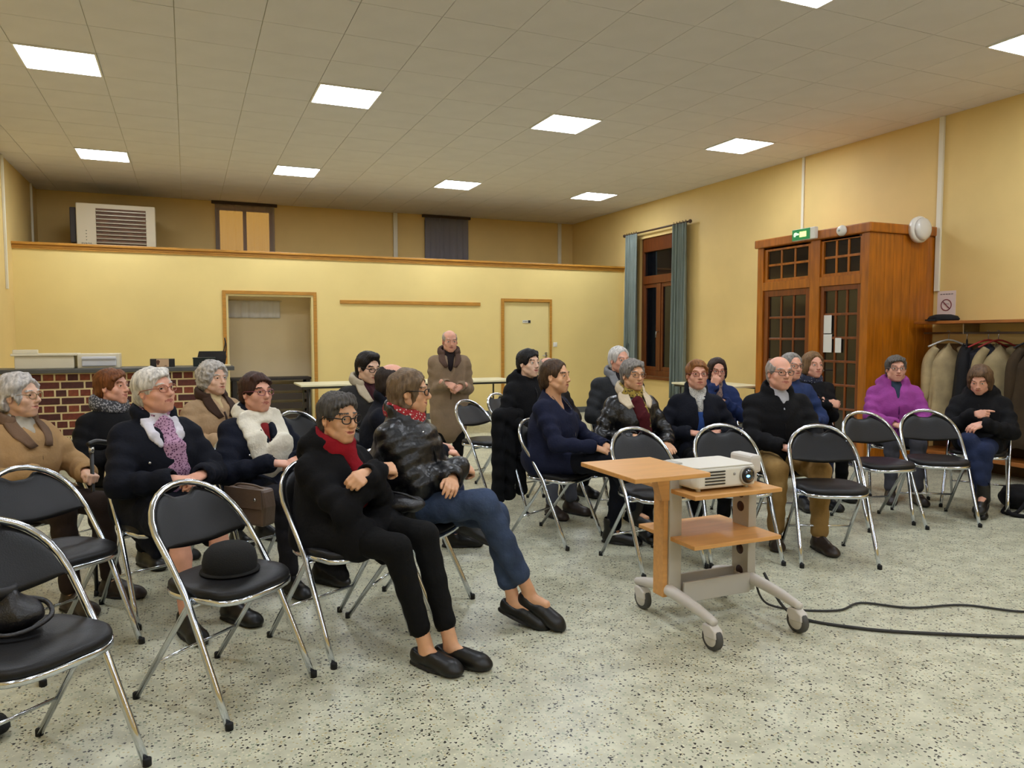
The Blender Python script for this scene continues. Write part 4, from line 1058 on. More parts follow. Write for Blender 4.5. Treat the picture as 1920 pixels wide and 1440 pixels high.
    for s in (-1,1):
        a0, el, wr, d, n, pose = arms[s]; sl = g('sleeve', .93)
        C.cap(a0, el, .047*(.7+.3*b)+e*.65, .041+e*.75, k=.028, quilt=q, fold=0 if q else g('fold', .0055))
        ew = el+(wr-el)*sl; C.cap(el, ew, .041+e*.75, .033+e*.65, k=.012, quilt=q, fold=0 if q else g('fold', .0055))
        C.cap(ew-(wr-el)*.04, ew, .036+e*.75, .037+e*.75, k=.004)
        C.cap(ew+(wr-el)*.01, ew+(wr-el)*.20, .031, .030, k=.004, sub=True)
        hip, kn, an, fy = legs[s]; cl = g('coatlen', .35)
        if cl > 0: C.cap(hip+V(0,0,-.005), hip+(kn-hip)*cl, .10*(.8+.2*b)+e*.3, .082+e*.6, k=.04)
        if cl > .5: C.cap(hip+V(s*.06,-.02,-.04), hip+(kn-hip)*cl*.8+V(s*.045,0,-.16), .05, .03, k=.05)
    if stand and g('coatlen', .35) > 0: C.cap(pel+V(0,0,-.02), pel+V(0,.005,-.24), .165*b, .175*b, k=.04, flat=((0,1,0),.72))
    # collar
    col = g('collar', 'stand'); K = Field(N-np.array([.22,.22,.26]), N+np.array([.22,.22,.12]), .0075) if g('collarmat') is not None else None
    def CK(*a_, **k_):
        if K is not None: K.cap(*a_, **k_)
        else: C.cap(*a_, **k_)
    if col in ('stand','big','hood'):
        R0 = .072 if col == 'stand' else .092; r0 = .016 if col == 'stand' else .020
        for i in range(14):
            a1 = math.radians(40+ i*(280/14)); a2 = math.radians(40+(i+1)*(280/14))
            f1 = N+T*.012+ (X*math.sin(a1)+Fv*math.cos(a1)*.85)*R0 - Fv*.012 + T*(-.03*math.cos(a1)); f2 = N+T*.012+(X*math.sin(a2)+Fv*math.cos(a2)*.85)*R0 - Fv*.012 + T*(-.03*math.cos(a2))
            CK(f1, f2, r0, r0, k=.015); CK(f1+T*.025, f2+T*.025, r0*.8, r0*.8, k=.015)
    if col == 'hood':
        C.ell(N-Fv*.105-T*.04, (.12,.055,.075), k=.03)
        for s in (-1,1): C.cap(N-Fv*.07+X*s*.10, N+Fv*.07+X*s*.055-T*.06, .04, .026, k=.03)
    if g('lapel'):
        fl_in, fl_out = g('flap', ([(.050,-.03),(.046,.02),(.036,.07),(.022,.12)], [(.085,-.03),(.115,.02),(.120,.07),(.060,.13)]))
        FL = MB()
        for s in (-1,1):
            G_ = np.zeros((7,6,3))
            for a_ in range(7):
                t_ = a_/6*3; i_ = min(int(t_), 2); f_ = t_-i_
                pi = np.array(fl_in[i_])*(1-f_)+np.array(fl_in[i_+1])*f_; po = np.array(fl_out[i_])*(1-f_)+np.array(fl_out[i_+1])*f_
                for b_ in range(6):
                    q_ = pi+(po-pi)*b_/5; G_[a_,b_] = C.march(N-T*q_[1]+X*s*q_[0]+Fv*.36, -Fv, step=.003, n=240)
            for _ in range(3):
                H_ = G_.copy(); H_[1:-1,1:-1] = (G_[:-2,1:-1]+G_[2:,1:-1]+G_[1:-1,:-2]+G_[1:-1,2:])/4; H_[1:-1,0] = (G_[:-2,0]+G_[2:,0]+G_[1:-1,1]*2)/4*.5+G_[1:-1,0]*.5; H_[1:-1,-1] = (G_[:-2,-1]+G_[2:,-1]+2*G_[1:-1,-2])/4*.3+G_[1:-1,-1]*.7; G_ = H_
            top = G_+Fv*.020+T*.004; low = G_+Fv*.004
            v_ = [tuple(q_) for q_ in top.reshape(-1,3)]+[tuple(q_) for q_ in low.reshape(-1,3)]; f_ = []
            for a_ in range(6):
                for b_ in range(5):
                    k_ = a_*6+b_; f_.append((k_,k_+1,k_+7,k_+6)); f_.append((42+k_,42+k_+6,42+k_+7,42+k_+1))
            for a_ in range(6):
                k_ = a_*6; f_.append((k_,k_+6,42+k_+6,42+k_)); k_ += 5; f_.append((k_,42+k_,42+k_+6,k_+6))
            for b_ in range(5):
                f_.append((b_,42+b_,42+b_+1,b_+1)); k_ = 36+b_; f_.append((k_,k_+1,42+k_+1,42+k_))
            FL.add(v_, f_, True)
        FL.build('collar_flap', g('collarmat', c), root)
    vn = g('vneck', .0)
    if vn > 0: C.cap(N+Fv*.085+T*.04, N+Fv*(.155*b)-T*vn, .046, .010, k=.012, sub=True)
    if g('crew'): C.cap(N+Fv*.02+T*.07, N+Fv*.10-T*.07, .085, .058, k=.012, sub=True)
    C.wrinkle(g('wr', .0042), g('wfr', .8), seed); C.wrinkle(g('wr', .0042)*.4, 1.7, seed+5)
    Pm, Q, lab = C.mesh(); C.f = torso+.004; Pm = relax(Pm, Q, 1, .4)
    cm = [c, g('collarmat', c)]
    link('coat' if g('garment') is None else g('garment'), np_mesh('coat', [(Pm, Q, lab)], cm), root)
    if K is not None:
        K.wrinkle(.002, 1.5, seed); Pk, Qk, lk = K.mesh(); link('collar', np_mesh('collar', [(Pk, Qk, lk)], [g('collarmat')]), root)
    # ---------------- shirt / inner layers
    if g('shirt') is not None:
        S = Field(N-np.array([.2,.2,.42]), N+np.array([.2,.25,.10]), .009)
        w_ = g('shirtw', .042)
        S.ell(N-T*.08+Fv*.0, (.075,.095*(.6+.4*b)+e*.3,.11), rotm(rx=-lean, rz=tw), k=.03); S.ell(N-T*.13+Fv*.025, (w_,.108*(.6+.4*b)+e*.35,.12), rotm(rx=-lean, rz=tw), k=.03); S.cap(N-T*.03, N+T*.012, .072, .064, k=.03)
        if g('shirtcollar', True):
            for s in (-1,1): S.cap(N+X*s*.055+Fv*.02+T*.025, N+X*s*.035+Fv*.095-T*.045, .016, .012, k=.006)
        if g('bigcollar'):
            for s in (-1,1):
                pp = [N+X*s*.068+Fv*.0+T*.03] + [C.march(N-T*dz+X*s*xx+Fv*.36, -Fv)+Fv*.010 for (dz, xx) in ((.02,.070),(.075,.062),(.13,.035))]
                for i_ in range(3): S.cap(pp[i_], pp[i_+1], (.018,.026,.028)[i_], (.026,.028,.012)[i_], k=.008, flat=(Fv,.35))
        S.wrinkle(.002, 1.6, seed); Pm, Q, lab = S.mesh(); link('shirt', np_mesh('shirt', [(Pm, Q, lab)], [g('shirt')]), root)
    if g('inner') is not None:   # second layer lower on the chest
        S = Field(N-np.array([.2,.2,.52]), N+np.array([.2,.25,.0]), .01); S.ell(N-T*.24+Fv*.045*b, (.06,.105*b+e,.15), rotm(rx=-lean, rz=tw), k=.03)
        Pm, Q, lab = S.mesh(); link('sweater', np_mesh('sweater', [(Pm, Q, lab)], [g('inner')]), root)
    # ---------------- scarf
    if g('scarf') is not None:
        sc = g('scarf'); S = Field(N-np.array([.32,.32,.56]), N+np.array([.32,.34,.16]), .009)
        r0 = sc.get('r', .028); R0 = sc.get('R', .078); up = sc.get('up', .012)
        for i in range(18):
            a1 = 2*math.pi*i/18; a2 = 2*math.pi*(i+1)/18
            def rp(a, dz): return N+T*(up+dz-.022*math.cos(a)) + (X*math.sin(a)+Fv*math.cos(a)*.95)*R0 - Fv*.008
            S.cap(rp(a1,0), rp(a2,0), r0, r0, k=.015); S.cap(rp(a1+.3,.026), rp(a2+.3,.026), r0*.8, r0*.8, k=.008)
        for tail in sc.get('tails', []):
            pts = []
            for (x_, dz) in tail['p']:
                o_ = N - T*dz + X*x_; pts.append(C.march(o_+Fv*.36, -Fv) + Fv*.008)
            for i in range(len(pts)-1): S.cap(pts[i], pts[i+1], tail['w']*(1 if i == 0 else 1), tail['w'], k=.015, flat=(Fv, tail.get('fl', .4)))
        S.wrinkle(.0035, 2.0, seed+3); Pm, Q, lab = S.mesh(); Pm = relax(Pm, Q, 1, .3); link('scarf', np_mesh('scarf', [(Pm, Q, lab)], [sc['mat']]), root)
    # ---------------- trousers / skirt
    tr = g('trousers'); W = Field(lo, np.array([.55,.95,.95]), g('tres', .0125)); hem = g('hem', .90)
    if tr is not None:
        W.ell(pel+V(0,-.005,0), (.158*b,.125*b,.105), k=.04)
        for s in (-1,1):
            hip, kn, an, fy = legs[s]; lt = g('leg', 1.0)
            W.cap(hip, kn, .082*b**.5, .064*lt, k=.03, fold=g('tfold', .003)); hp_ = kn+(an-kn)*hem; W.cap(kn, hp_, .064*lt, .047*lt*g('hemw',1), k=.02, fold=g('tfold', .003)); W.cap(hp_-(an-kn)*.03, hp_, .048*lt*g('hemw',1), .050*lt*g('hemw',1), k=.006)
        W.wrinkle(g('twr', .0024), 1.1, seed+9)
        Pm, Q, lab = W.mesh(); Pm = relax(Pm, Q, 1, .4); link('trousers', np_mesh('trousers', [(Pm, Q, lab)], [tr]), root)
    if g('skirt') is not None:
        W.ell(pel+V(0,-.005,0), (.165*b,.13*b,.11), k=.04)
        for s in (-1,1):
            hip, kn, an, fy = legs[s]; W.cap(hip, hip+(kn-hip)*.86, .098, .082, k=.07); W.cap(hip+V(0,.1,-.02), hip+(kn-hip)*.84+V(-s*.05,0,-.05), .07, .055, k=.05)
        W.wrinkle(.003, 1.0, seed); Pm, Q, lab = W.mesh(); link('skirt', np_mesh('skirt', [(Pm, Q, lab)], [g('skirt')]), root)
    # ---------------- shoes
    if g('shoes') is not None:
        for s in (-1,1):
            hip, kn, an, fy = legs[s]; me = shoe_mesh(g('shoekind','shoe'), g('shoes'), SOLE)
            pt = g('fpitch', {}).get(s, 0); link('shoe', me, root, tuple(an+V(0,0,-.085)), (math.radians(pt), 0, math.radians(fy)))
    # ---------------- hair, glasses
    if g('hair'):
        Pm, Q, lab = hair_mesh(P); link('hair', np_mesh('hair', [(toH(relax(Pm, Q, 1, .3)), Q, lab)], [hairmat(g('haircol'))]), root)
    if g('glasses'):
        gm = mat('specs_'+g('glasses'), g('glasses'), .3, .3); G = MB(); rx, rz = g('lens', (.0235,.0175)); th = g('rim', .0019)
        for s in (-1,1):
            pts = []
            for i in range(18):
                a = 2*math.pi*i/18; xx = s*.0335+rx*math.copysign(abs(math.cos(a))**.8, math.cos(a)); zz = .0025+rz*math.copysign(abs(math.sin(a))**.8, math.sin(a))
                pts.append(toH(V(xx, .1045-.9*max(0,abs(xx)-.03)**1.0*.45, zz)))
            G.tube([tuple(p_) for p_ in pts], th, 6, True)
            G.tube([tuple(toH(V(s*.0565,.0925,.008))), tuple(toH(V(s*.078,.065,.012))), tuple(toH(V(s*.088,-.002,.010))), tuple(toH(V(s*.083,-.03,-.006)))], th, 6)
        G.tube([tuple(toH(V(-.011,.1045,.006))), tuple(toH(V(0,.1085,.009))), tuple(toH(V(.011,.1045,.006)))], th, 6)
        G.build('glasses', gm, root)
    P['_N'] = N; P['_T'] = T; P['_X'] = X; P['_F'] = Fv; P['_C'] = C; P['_root'] = root; P['_arms'] = arms
    return root
def zip_line(P, col, x0=.0, d0=.06, d1=.40, r=.005):
    N, T, X, Fv, C = P['_N'], P['_T'], P['_X'], P['_F'], P['_C']
    pts = [C.march(N-T*(d0+(d1-d0)*k/8)+X*x0+Fv*.36, -Fv)+Fv*.005 for k in range(9)]
    MB().tube([tuple(p_) for p_ in smooth_path([tuple(p_) for p_ in pts], 3)], r, 6).build('zip', cloth(col, .6), P['_root'])
def button(P, x, dz, r, m_, name='button'):
    p = P['_C'].march(P['_N']-P['_T']*dz+P['_X']*x+P['_F']*.36, -P['_F']); F_ = P['_F']
    MB().lathe([(r,0),(r,.006),(r*.5,.009)], 10).build(name, m_, P['_root'], tuple(p-F_*.001), Vector(F_).to_track_quat('Z','Y').to_euler())
# ================================================================ THE AUDIENCE
LAP_R = (V(.105,.175,.675), V(-.85,.45,-.05), V(0,.35,1), 'curl'); LAP_L = (V(-.105,.175,.675), V(.85,.45,-.05), V(0,.35,1), 'relaxed')
CLASP_R = (V(.085,.31,.645), V(-.75,.6,-.15), V(.25,.35,1), 'curl'); CLASP_L = (V(-.085,.31,.645), V(.75,.6,-.15), V(-.25,.35,1), 'curl')
CROSS_R = (V(-.05,.185,.80), V(-.95,.15,-.1), V(.1,1,.3), 'curl'); CROSS_L = (V(.05,.165,.835), V(.95,.05,.1), V(-.1,1,.3), 'curl')
KNEE_R = (V(.11,.26,.63), V(-.15,1,-.25), V(0,.2,1), 'flat'); KNEE_L = (V(-.11,.26,.63), V(.15,1,-.25), V(0,.2,1), 'flat')
BLK = cloth('#0c0c0f'); NAVY = cloth('#101422'); NAVYD = cloth('#0d101b'); BLKT = cloth('#080809'); JEAN = cloth('#39465f', .9, .35, .28); JEAND = cloth('#232c48', .9, .3, .2)
SHOEB = mat('shoe_black', '#070707', .42); SHOEBR = mat('shoe_brown', '#2c2019', .45); BUT = mat('snap_silver', '#cfcfcf', .25, .9)
PUFF = mat('puffer_black', '#0b0b0e', .36, var=.2, vscale=9, bump=.35, bscale=45)
seated = []
def sit(x, y, ang, chair_label, chair_ang=None, **P):
    if chair_label: chair(x, y, ang if chair_ang is None else chair_ang, chair_label)
    person((x, y), ang, P); seated.append(P); return P
FAR = dict(res=.0145, tres=.015, hres=.005, hairres=.006, handres=.0055)

# --- left block
P1 = sit(-.80, 4.62, -42, 'folding chair under woman in tan coat', label='white-haired woman in glasses and tan coat, seated far left', top=1.175, lean=3, hyaw=16, hpitch=2, hair='wavy', ears=1, messy=.006, haircol='#b7b2ae', old=1.0, skin='pale', face_fat=1.0, nose=1.15, mouth=.6, glasses='#8d7a5a', hairline=.075,
    coat=cloth('#a4835a', .9), collarmat=cloth('#6f5846', .95), lapel=True, collar='big', build=1.18, thick=.028, coatlen=.45, shirt=cloth('#a9a293'), vneck=.10, trousers=cloth('#2f241f'), shoes=SHOEBR, seed=2,
    rh=(V(.16,.27,.70), V(-.35,.9,-.25), V(.3,.2,1), 'fist'), lh=(V(-.13,.27,.66), V(.3,.9,-.2), V(-.2,.2,1), 'fist'), wr=.004, rl=((.10,.36,.50),(.10,.40,.085),-8), ll=((-.12,.36,.50),(-.13,.42,.085),8))
P2 = sit(-.42, 5.30, -50, 'folding chair under red-haired woman in grey scarf', label='woman with short reddish hair, black coat and grey patterned scarf', top=1.17, lean=2, hyaw=20, hpitch=4, hair='short', haircol='#6e3f1c', bangs=.6, hairline=.05, old=.6, skin='pink', smile=.6,
    coat=BLK, build=1.08, coatlen=.7, collar='stand', trousers=BLKT, shoes=SHOEB, seed=3, rh=LAP_R, lh=LAP_L, scarf=dict(mat=spots('scarf_grey','#3a3b40','#9a9a9c',85,.42), r=.033, R=.082, up=.016))
P3 = sit(-.14, 4.16, -64, 'folding chair under woman with leopard scarf', label='white-haired woman in navy coat with pink leopard-print scarf', top=1.215, lean=3, hyaw=20, hpitch=9, hroll=4, hair='short', haircol='#c9c4bc', bangs=.5, hairline=.055, old=.9, skin='pink', face_fat=1.1, jaw=1.08, glasses='#9a5a48', hscale=.96,
    coat=NAVYD, build=1.22, thick=.030, coatlen=.85, collar='big', vneck=.17, shirt=cloth('#d6d3dc', .8), bigcollar=True, skirt=BLKT, shoes=SHOEB, shoekind='shoe', seed=4, wr=.0042, rh=(V(.07,.26,.70), V(-.85,.5,-.1), V(0,.35,1), 'curl'), lh=(V(-.09,.25,.70), V(.85,.5,-.1), V(0,.35,1), 'relaxed'),
    rl=((.09,.37,.505),(.10,.44,.085),-6), ll=((-.09,.37,.505),(-.13,.44,.085),10), scarf=dict(mat=spots('scarf_leopard','#8e6584','#4a2540',100,.30,.85,'#b48ca8'), r=.020, R=.062, up=.008, tails=[dict(p=[(.0,.03),(-.03,.14),(-.045,.26),(-.05,.37)], w=.048, fl=.35), dict(p=[(-.01,.03),(.0,.13),(-.005,.25),(-.01,.36)], w=.034, fl=.35)]))
button(P3, .10, .20, .008, BUT)
P4 = sit(.18, 5.60, -60, 'folding chair under woman in beige padded jacket', label='white curly-haired woman in beige padded jacket near bar', top=1.19, lean=2, hyaw=8, hpitch=4, hair='curly', haircol='#b3aea8', old=1.0, skin='pale', mouth=.5, hairline=.06,
    coat=cloth('#a98d6c', .75), collarmat=cloth('#3c2a20', .8), lapel=True, collar='big', quilt=.010, thick=.03, build=1.08, shirt=cloth('#c2ad83'), shirtcollar=False, vneck=.10, trousers=BLKT, shoes=SHOEB, seed=5, rh=LAP_R, lh=LAP_L)
P5 = sit(.37, 4.50, -62, 'folding chair under woman with white scarf', label='brown-haired woman in glasses with wide white scarf', top=1.165, lean=3, hyaw=4, hpitch=3, hair='short', haircol='#3a2219', bangs=-.4, hairline=.052, old=.7, skin='pink', face_fat=1.07, jaw=1.05, glasses='#8c4a58',
    coat=NAVY, build=1.18, thick=.028, coatlen=.5, collar='stand', vneck=.2, shirt=cloth('#7a1f22'), shirtcollar=False, trousers=cloth('#232227'), shoes=SHOEB, seed=6, rh=(V(.09,.24,.69), V(-.85,.5,-.1), V(0,.35,1), 'relaxed'), lh=(V(-.09,.24,.69), V(.85,.5,-.1), V(0,.35,1), 'relaxed'),
    rl=((.10,.37,.50),(.08,.38,.085),-8), ll=((-.12,.37,.50),(-.13,.38,.085),10), scarf=dict(mat=cloth('#e4decd', .95, .4, .08), r=.030, R=.088, up=-.004, tails=[dict(p=[(-.085,.02),(-.08,.15),(-.065,.28),(-.055,.42)], w=.062, fl=.35), dict(p=[(.085,.02),(.075,.13),(.045,.25),(.035,.36)], w=.062, fl=.35), dict(p=[(-.02,.16),(-.015,.26),(-.01,.36)], w=.05, fl=.3)]))
button(P5, .125, .12, .009, BUT); button(P5, .125, .20, .009, BUT)
P6 = sit(.62, 3.38, -55, 'folding chair under woman with red scarf', -62, label='short grey-haired woman in glasses, black coat and red scarf', top=1.125, lean=6, hyaw=-6, hpitch=-2, hair='crop', haircol='#4a4642', bangs=.3, hairline=.064, ridge=.004, old=.8, skin='tan', smile=.7, mouth=.5, nose=1.1, glasses='#1c1c1e', rim=.0028, lens=(.022,.019),
    coat=BLK, build=1.02, thick=.024, coatlen=.55, collar='hood', vneck=.16, shirt=cloth('#c4c2c0', .8), shirtcollar=False, trousers=BLKT, twr=.0012, tfold=.0015, leg=.95, hem=.80, shoes=SHOEB, shoekind='loafer', seed=7, hres=.004, res=.0115, wr=.003,
    rh=(V(-.03,.20,.80), V(-.9,.3,-.1), V(.1,.6,.8), 'curl'), lh=(V(.06,.21,.79), V(.85,.2,-.15), V(-.1,.7,.7), 'curl'), rl=((.09,.40,.50),(.03,.50,.085),-4), ll=((-.07,.42,.52),(-.05,.57,.085),6), scarf=dict(mat=cloth('#8c1420', .9, .4, .15), r=.030, R=.076, up=.010, tails=[dict(p=[(-.005,.03),(-.03,.12),(-.045,.22),(-.05,.28)], w=.040, fl=.4)]))
button(P6, .09, .10, .007, BUT)
P7 = sit(1.03, 3.60, -45, 'folding chair under woman in jeans', -40, label='blonde-grey woman in black padded jacket and jeans, legs crossed', top=1.205, hscale=.88, lean=3, hyaw=17, hpitch=0, hair='layer', ears=1, messy=.005, haircol='#6b5741', hairline=.066, old=.5, skin='tan', smile=.6, nose=1.2, glasses='#1e1a1a', rim=.0024,
    coat=PUFF, quilt=.014, build=1.14, thick=.030, coatlen=.22, collar='big', vneck=.05, trousers=JEAN, hem=.78, leg=1.1, shoes=SHOEB, shoekind='loafer', seed=8, hres=.004, res=.0115,
    rh=(V(-.06,.22,.73), V(-.85,.4,-.25), V(.1,.5,.9), 'curl'), lh=(V(.07,.24,.70), V(.8,.4,-.2), V(0,.5,.9), 'relaxed'), rl=((.055,.40,.585),(-.02,.60,.155),-6), ll=((-.07,.40,.50),(-.01,.52,.12),-2), fpitch={1:-24,-1:-16}, scarf=dict(mat=spots('scarf_redwhite','#a01c26','#d8cfc8',70,.30), r=.027, R=.080, up=.012))
button(P7, .05, .10, .008, BUT); button(P7, .06, .06, .007, BUT)
P8 = sit(1.235, 5.55, -68, 'folding chair under young man in glasses', label='young dark-haired man in glasses and grey jacket with cream lining', fem=False, top=1.265, lean=3, hyaw=2, hpitch=-12, hair='quiff', haircol='#191310', hairline=.068, old=.1, skin='fair', glasses='#1a1a1c', rim=.0024, hres=.0045,
    coat=cloth('#2b2a2a'), collarmat=cloth('#b9ad96'), lapel=True, collar='big', vneck=.16, build=1.0, shirt=cloth('#3a1a20'), shirtcollar=True, trousers=BLKT, shoes=SHOEB, seed=9, rh=LAP_R, lh=LAP_L)
P9 = sit(1.17, 4.68, -25, 'folding chair under balding man in navy jacket', label='balding man in navy jacket seen from behind, jeans', fem=False, top=1.205, hscale=1.0, lean=9, hyaw=25, hpitch=-4, hair='fringe', haircol='#2c221d', old=.5, skin='pink',
    coat=NAVYD, build=1.12, thick=.024, coatlen=.25, trousers=JEAND, shoes=SHOEB, seed=10, rh=(V(.10,.36,.66), V(-.2,1,-.1), V(.1,.1,1), 'curl'), lh=(V(-.09,.30,.68), V(.3,1,-.1), V(-.1,.1,1), 'relaxed'), rl=((.11,.40,.53),(.06,.50,.20),-6), ll=((-.10,.40,.50),(-.10,.40,.085),5), fpitch={1:-20})
P10 = dict(label='bald elderly man standing in beige jacket, hands together', fem=False, stand=True, hscale=.88, shoulder=.15, top=1.44, lean=3, hyaw=6, hpitch=-6, hair='fringe', haircol='#a89a8c', old=1.0, skin='pink', brow='#8a7a6c', coat=cloth('#8a7660', .9), collarmat=cloth('#5a463c', .9), lapel=True, collar='big', vneck=.20, shirt=cloth('#231c1e'), shirtcollar=False, build=.98, thick=.024, coatlen=.45, trousers=BLKT, shoes=SHOEB, seed=11, pole_r=(.5,-1,-.5), pole_l=(-.5,-1,-.5), hem=.97,
    rh=(V(.05,.22,.93), V(-.75,.35,-.3), V(.3,.7,.6), 'curl'), lh=(V(-.09,.21,.90), V(.7,.35,-.25), V(-.3,.7,.6), 'curl'), **FAR)
person((2.35, 6.98), -102, P10)
# --- middle
P11 = sit(2.53, 5.45, -74, 'folding chair under young man in black hooded top', label='young black-haired man in black hooded top', fem=False, top=1.27, lean=2, hyaw=4, hpitch=2, hair='short', ears=1, haircol='#0f0d0e', bangs=.9, hairline=.056, old=.2, skin='fair', smile=.3,
    coat=BLK, collar='hood', build=1.0, coatlen=.12, thick=.02, trousers=cloth('#5a5d68'), shoes=SHOEBR, seed=12, rh=LAP_R, lh=LAP_L, **FAR)
P12 = sit(2.96, 5.98, -80, 'folding chair under bald man hidden behind black-haired young man', label='bald pink-faced man half hidden behind young black-haired man', fem=False, top=1.19, lean=3, hyaw=8, hair='fringe', haircol='#a39585', old=1.0, skin='pink', coat=cloth('#2a2422'), build=1.1, trousers=BLKT, shoes=SHOEB, seed=13, rh=LAP_R, lh=LAP_L, **FAR)
P13 = sit(2.30, 4.52, -52, 'folding chair under woman in navy sweater', -60, label='woman in plain navy sweater with long necklace, hair tied back', top=1.215, lean=4, hyaw=0, hpitch=2, hair='tied', ears=1, haircol='#43301f', old=.3, skin='tan', face_fat=1.05, jaw=1.05, mouth=.4, hairline=.085, garment='sweater',
    coat=cloth('#191d33', .9), collar='none', crew=True, thick=.014, build=1.25, coatlen=.35, sleeve=.92, trousers=NAVYD, shoes=SHOEB, shoekind='boot', seed=14, wr=.003, rh=(V(.09,.30,.66), V(-.4,.8,-.3), V(.2,.2,1), 'relaxed'), lh=(V(-.09,.31,.65), V(.4,.8,-.3), V(-.2,.2,1), 'relaxed'), rl=((.03,.44,.57),(-.12,.50,.22),-4), ll=((-.08,.42,.50),(-.06,.38,.085),6), fpitch={1:-18})
P14 = sit(3.36, 5.44, -92, 'folding chair under white-haired man in grey-striped jacket', label='white-haired man in dark jacket with light grey collar stripe', fem=False, top=1.285, lean=2, hyaw=6, hair='short', haircol='#cbc8c4', hairline=.085, old=1.0, skin='pink', brow='#8b8580', coat=cloth('#26282b', .7), collarmat=cloth('#7c7d80', .8), lapel=True, collar='big', build=1.22, thick=.03, vneck=.08, shirt=cloth('#2a2426'), shirtcollar=False, trousers=BLKT, shoes=SHOEB, seed=15, rh=LAP_R, lh=LAP_L, **FAR)
P15 = sit(2.97, 4.62, -94, 'folding chair under woman in black leather jacket', label='short grey-haired woman in black leather jacket with cream collar', top=1.205, lean=3, hyaw=4, hpitch=1, hair='short', haircol='#807b75', bangs=.2, hairline=.060, ridge=.004, old=1.0, skin='tan', glasses='#7a5a48', mouth=.3, face_fat=.94,
    coat=mat('black_leather_jacket','#0c0c0e',.30,var=.2,vscale=12,bump=.3,bscale=60), collarmat=cloth('#d6c6aa', .95), flap=([(.050,-.03),(.050,.01),(.050,.05),(.052,.09)], [(.085,-.03),(.125,.01),(.150,.055),(.085,.105)]), lapel=True, collar='big', vneck=.12, build=1.0, thick=.022, coatlen=.2, trousers=BLKT, shoes=SHOEB, seed=16, rh=LAP_R, lh=KNEE_L, scarf=dict(mat=spots('scarf_floral','#7d6a2c','#3d2c1c',60,.33,.85,'#a08a3a'), r=.028, R=.074, up=.006, tails=[dict(p=[(.0,.03),(-.03,.12),(-.05,.22)], w=.036, fl=.4)]))
# burgundy lower tail of the floral scarf
def scarf_tail(P, pts, w, m_, fl=.4):
    N, T, X, Fv, C = P['_N'], P['_T'], P['_X'], P['_F'], P['_C']
    S = Field(N-np.array([.30,.30,.60]), N+np.array([.30,.34,.10]), .01); q = [C.march(N-T*dz+X*x_+Fv*.36, -Fv)+Fv*.014 for (x_, dz) in pts]
    for i in range(len(q)-1): S.cap(q[i], q[i+1], w, w, k=.012, flat=(Fv, fl))
    S.wrinkle(.003, 2, 4); link('scarf_end', np_mesh('scarf_end', [S.mesh()], [m_]), P['_root'])
scarf_tail(P15, [(.01,.06),(-.02,.16),(-.045,.27),(-.06,.38)], .05, cloth('#4c151c'))
P16 = sit(3.52, 4.60, -112, 'folding chair under person in navy coat and blue sweater', label='brown-haired person in glasses, navy coat over blue sweater', top=1.195, lean=3, hyaw=0, hpitch=4, hair='short', haircol='#85572e', bangs=-.8, hairline=.068, old=.9, skin='pink', glasses='#7a3038', mouth=.8, jaw=1.05, coat=NAVYD, build=1.08, coatlen=.5, vneck=.22, shirt=spots('shirt_print','#b9b7b0','#5b5f68',110,.3), inner=cloth('#23407a'), trousers=BLKT, shoes=SHOEB, seed=17, rh=LAP_R, lh=LAP_L)
button(P16, -.10, .17, .008, BUT)
P17 = sit(4.55, 5.66, -114, 'folding chair under woman with hand at mouth', label='dark-haired woman in glasses with hand raised to her mouth', top=1.165, lean=4, hyaw=0, hpitch=-4, hair='layer', haircol='#33231c', hairline=.088, old=.3, skin='pink', glasses='#7a3030', coat=cloth('#22305a'), vneck=.26, inner=spots('floral_brown','#8a6f62','#5a4a4c',40,.4), shirt=spots('floral_brown','#8a6f62','#5a4a4c',40,.4), shirtcollar=False, shirtw=.07, build=1.05, trousers=JEAND, shoes=SHOEB, seed=18, rh=(V(.07,.17,.92), V(-.25,.1,1), V(.2,1,-.1), 'curl'), pole_r=(.5,.2,-1), lh=(V(-.02,.20,.78), V(.8,.3,.2), V(0,.6,.7), 'relaxed'), **FAR)
P18 = sit(3.80, 4.06, -112, 'folding chair under man in khaki trousers', label='bald man in glasses, black jacket and khaki trousers, hands clasped', fem=False, top=1.235, hscale=.98, lean=6, hyaw=7, hpitch=2, hair='fringe', haircol='#9a928a', old=.9, skin='pink', nose=1.15, face_fat=1.05, jaw=1.08, glasses='#3a3434', coat=BLK, collar='big', vneck=.10, shirtw=.03, shirt=cloth('#a9aab2', .8), build=1.2, thick=.028, coatlen=.15, trousers=cloth('#9a7b4a', .9), leg=1.12, shoes=SHOEBR, seed=19, rh=CLASP_R, lh=CLASP_L, rl=((.14,.36,.50),(.14,.36,.085),-14), ll=((-.14,.37,.50),(-.10,.48,.085),8))
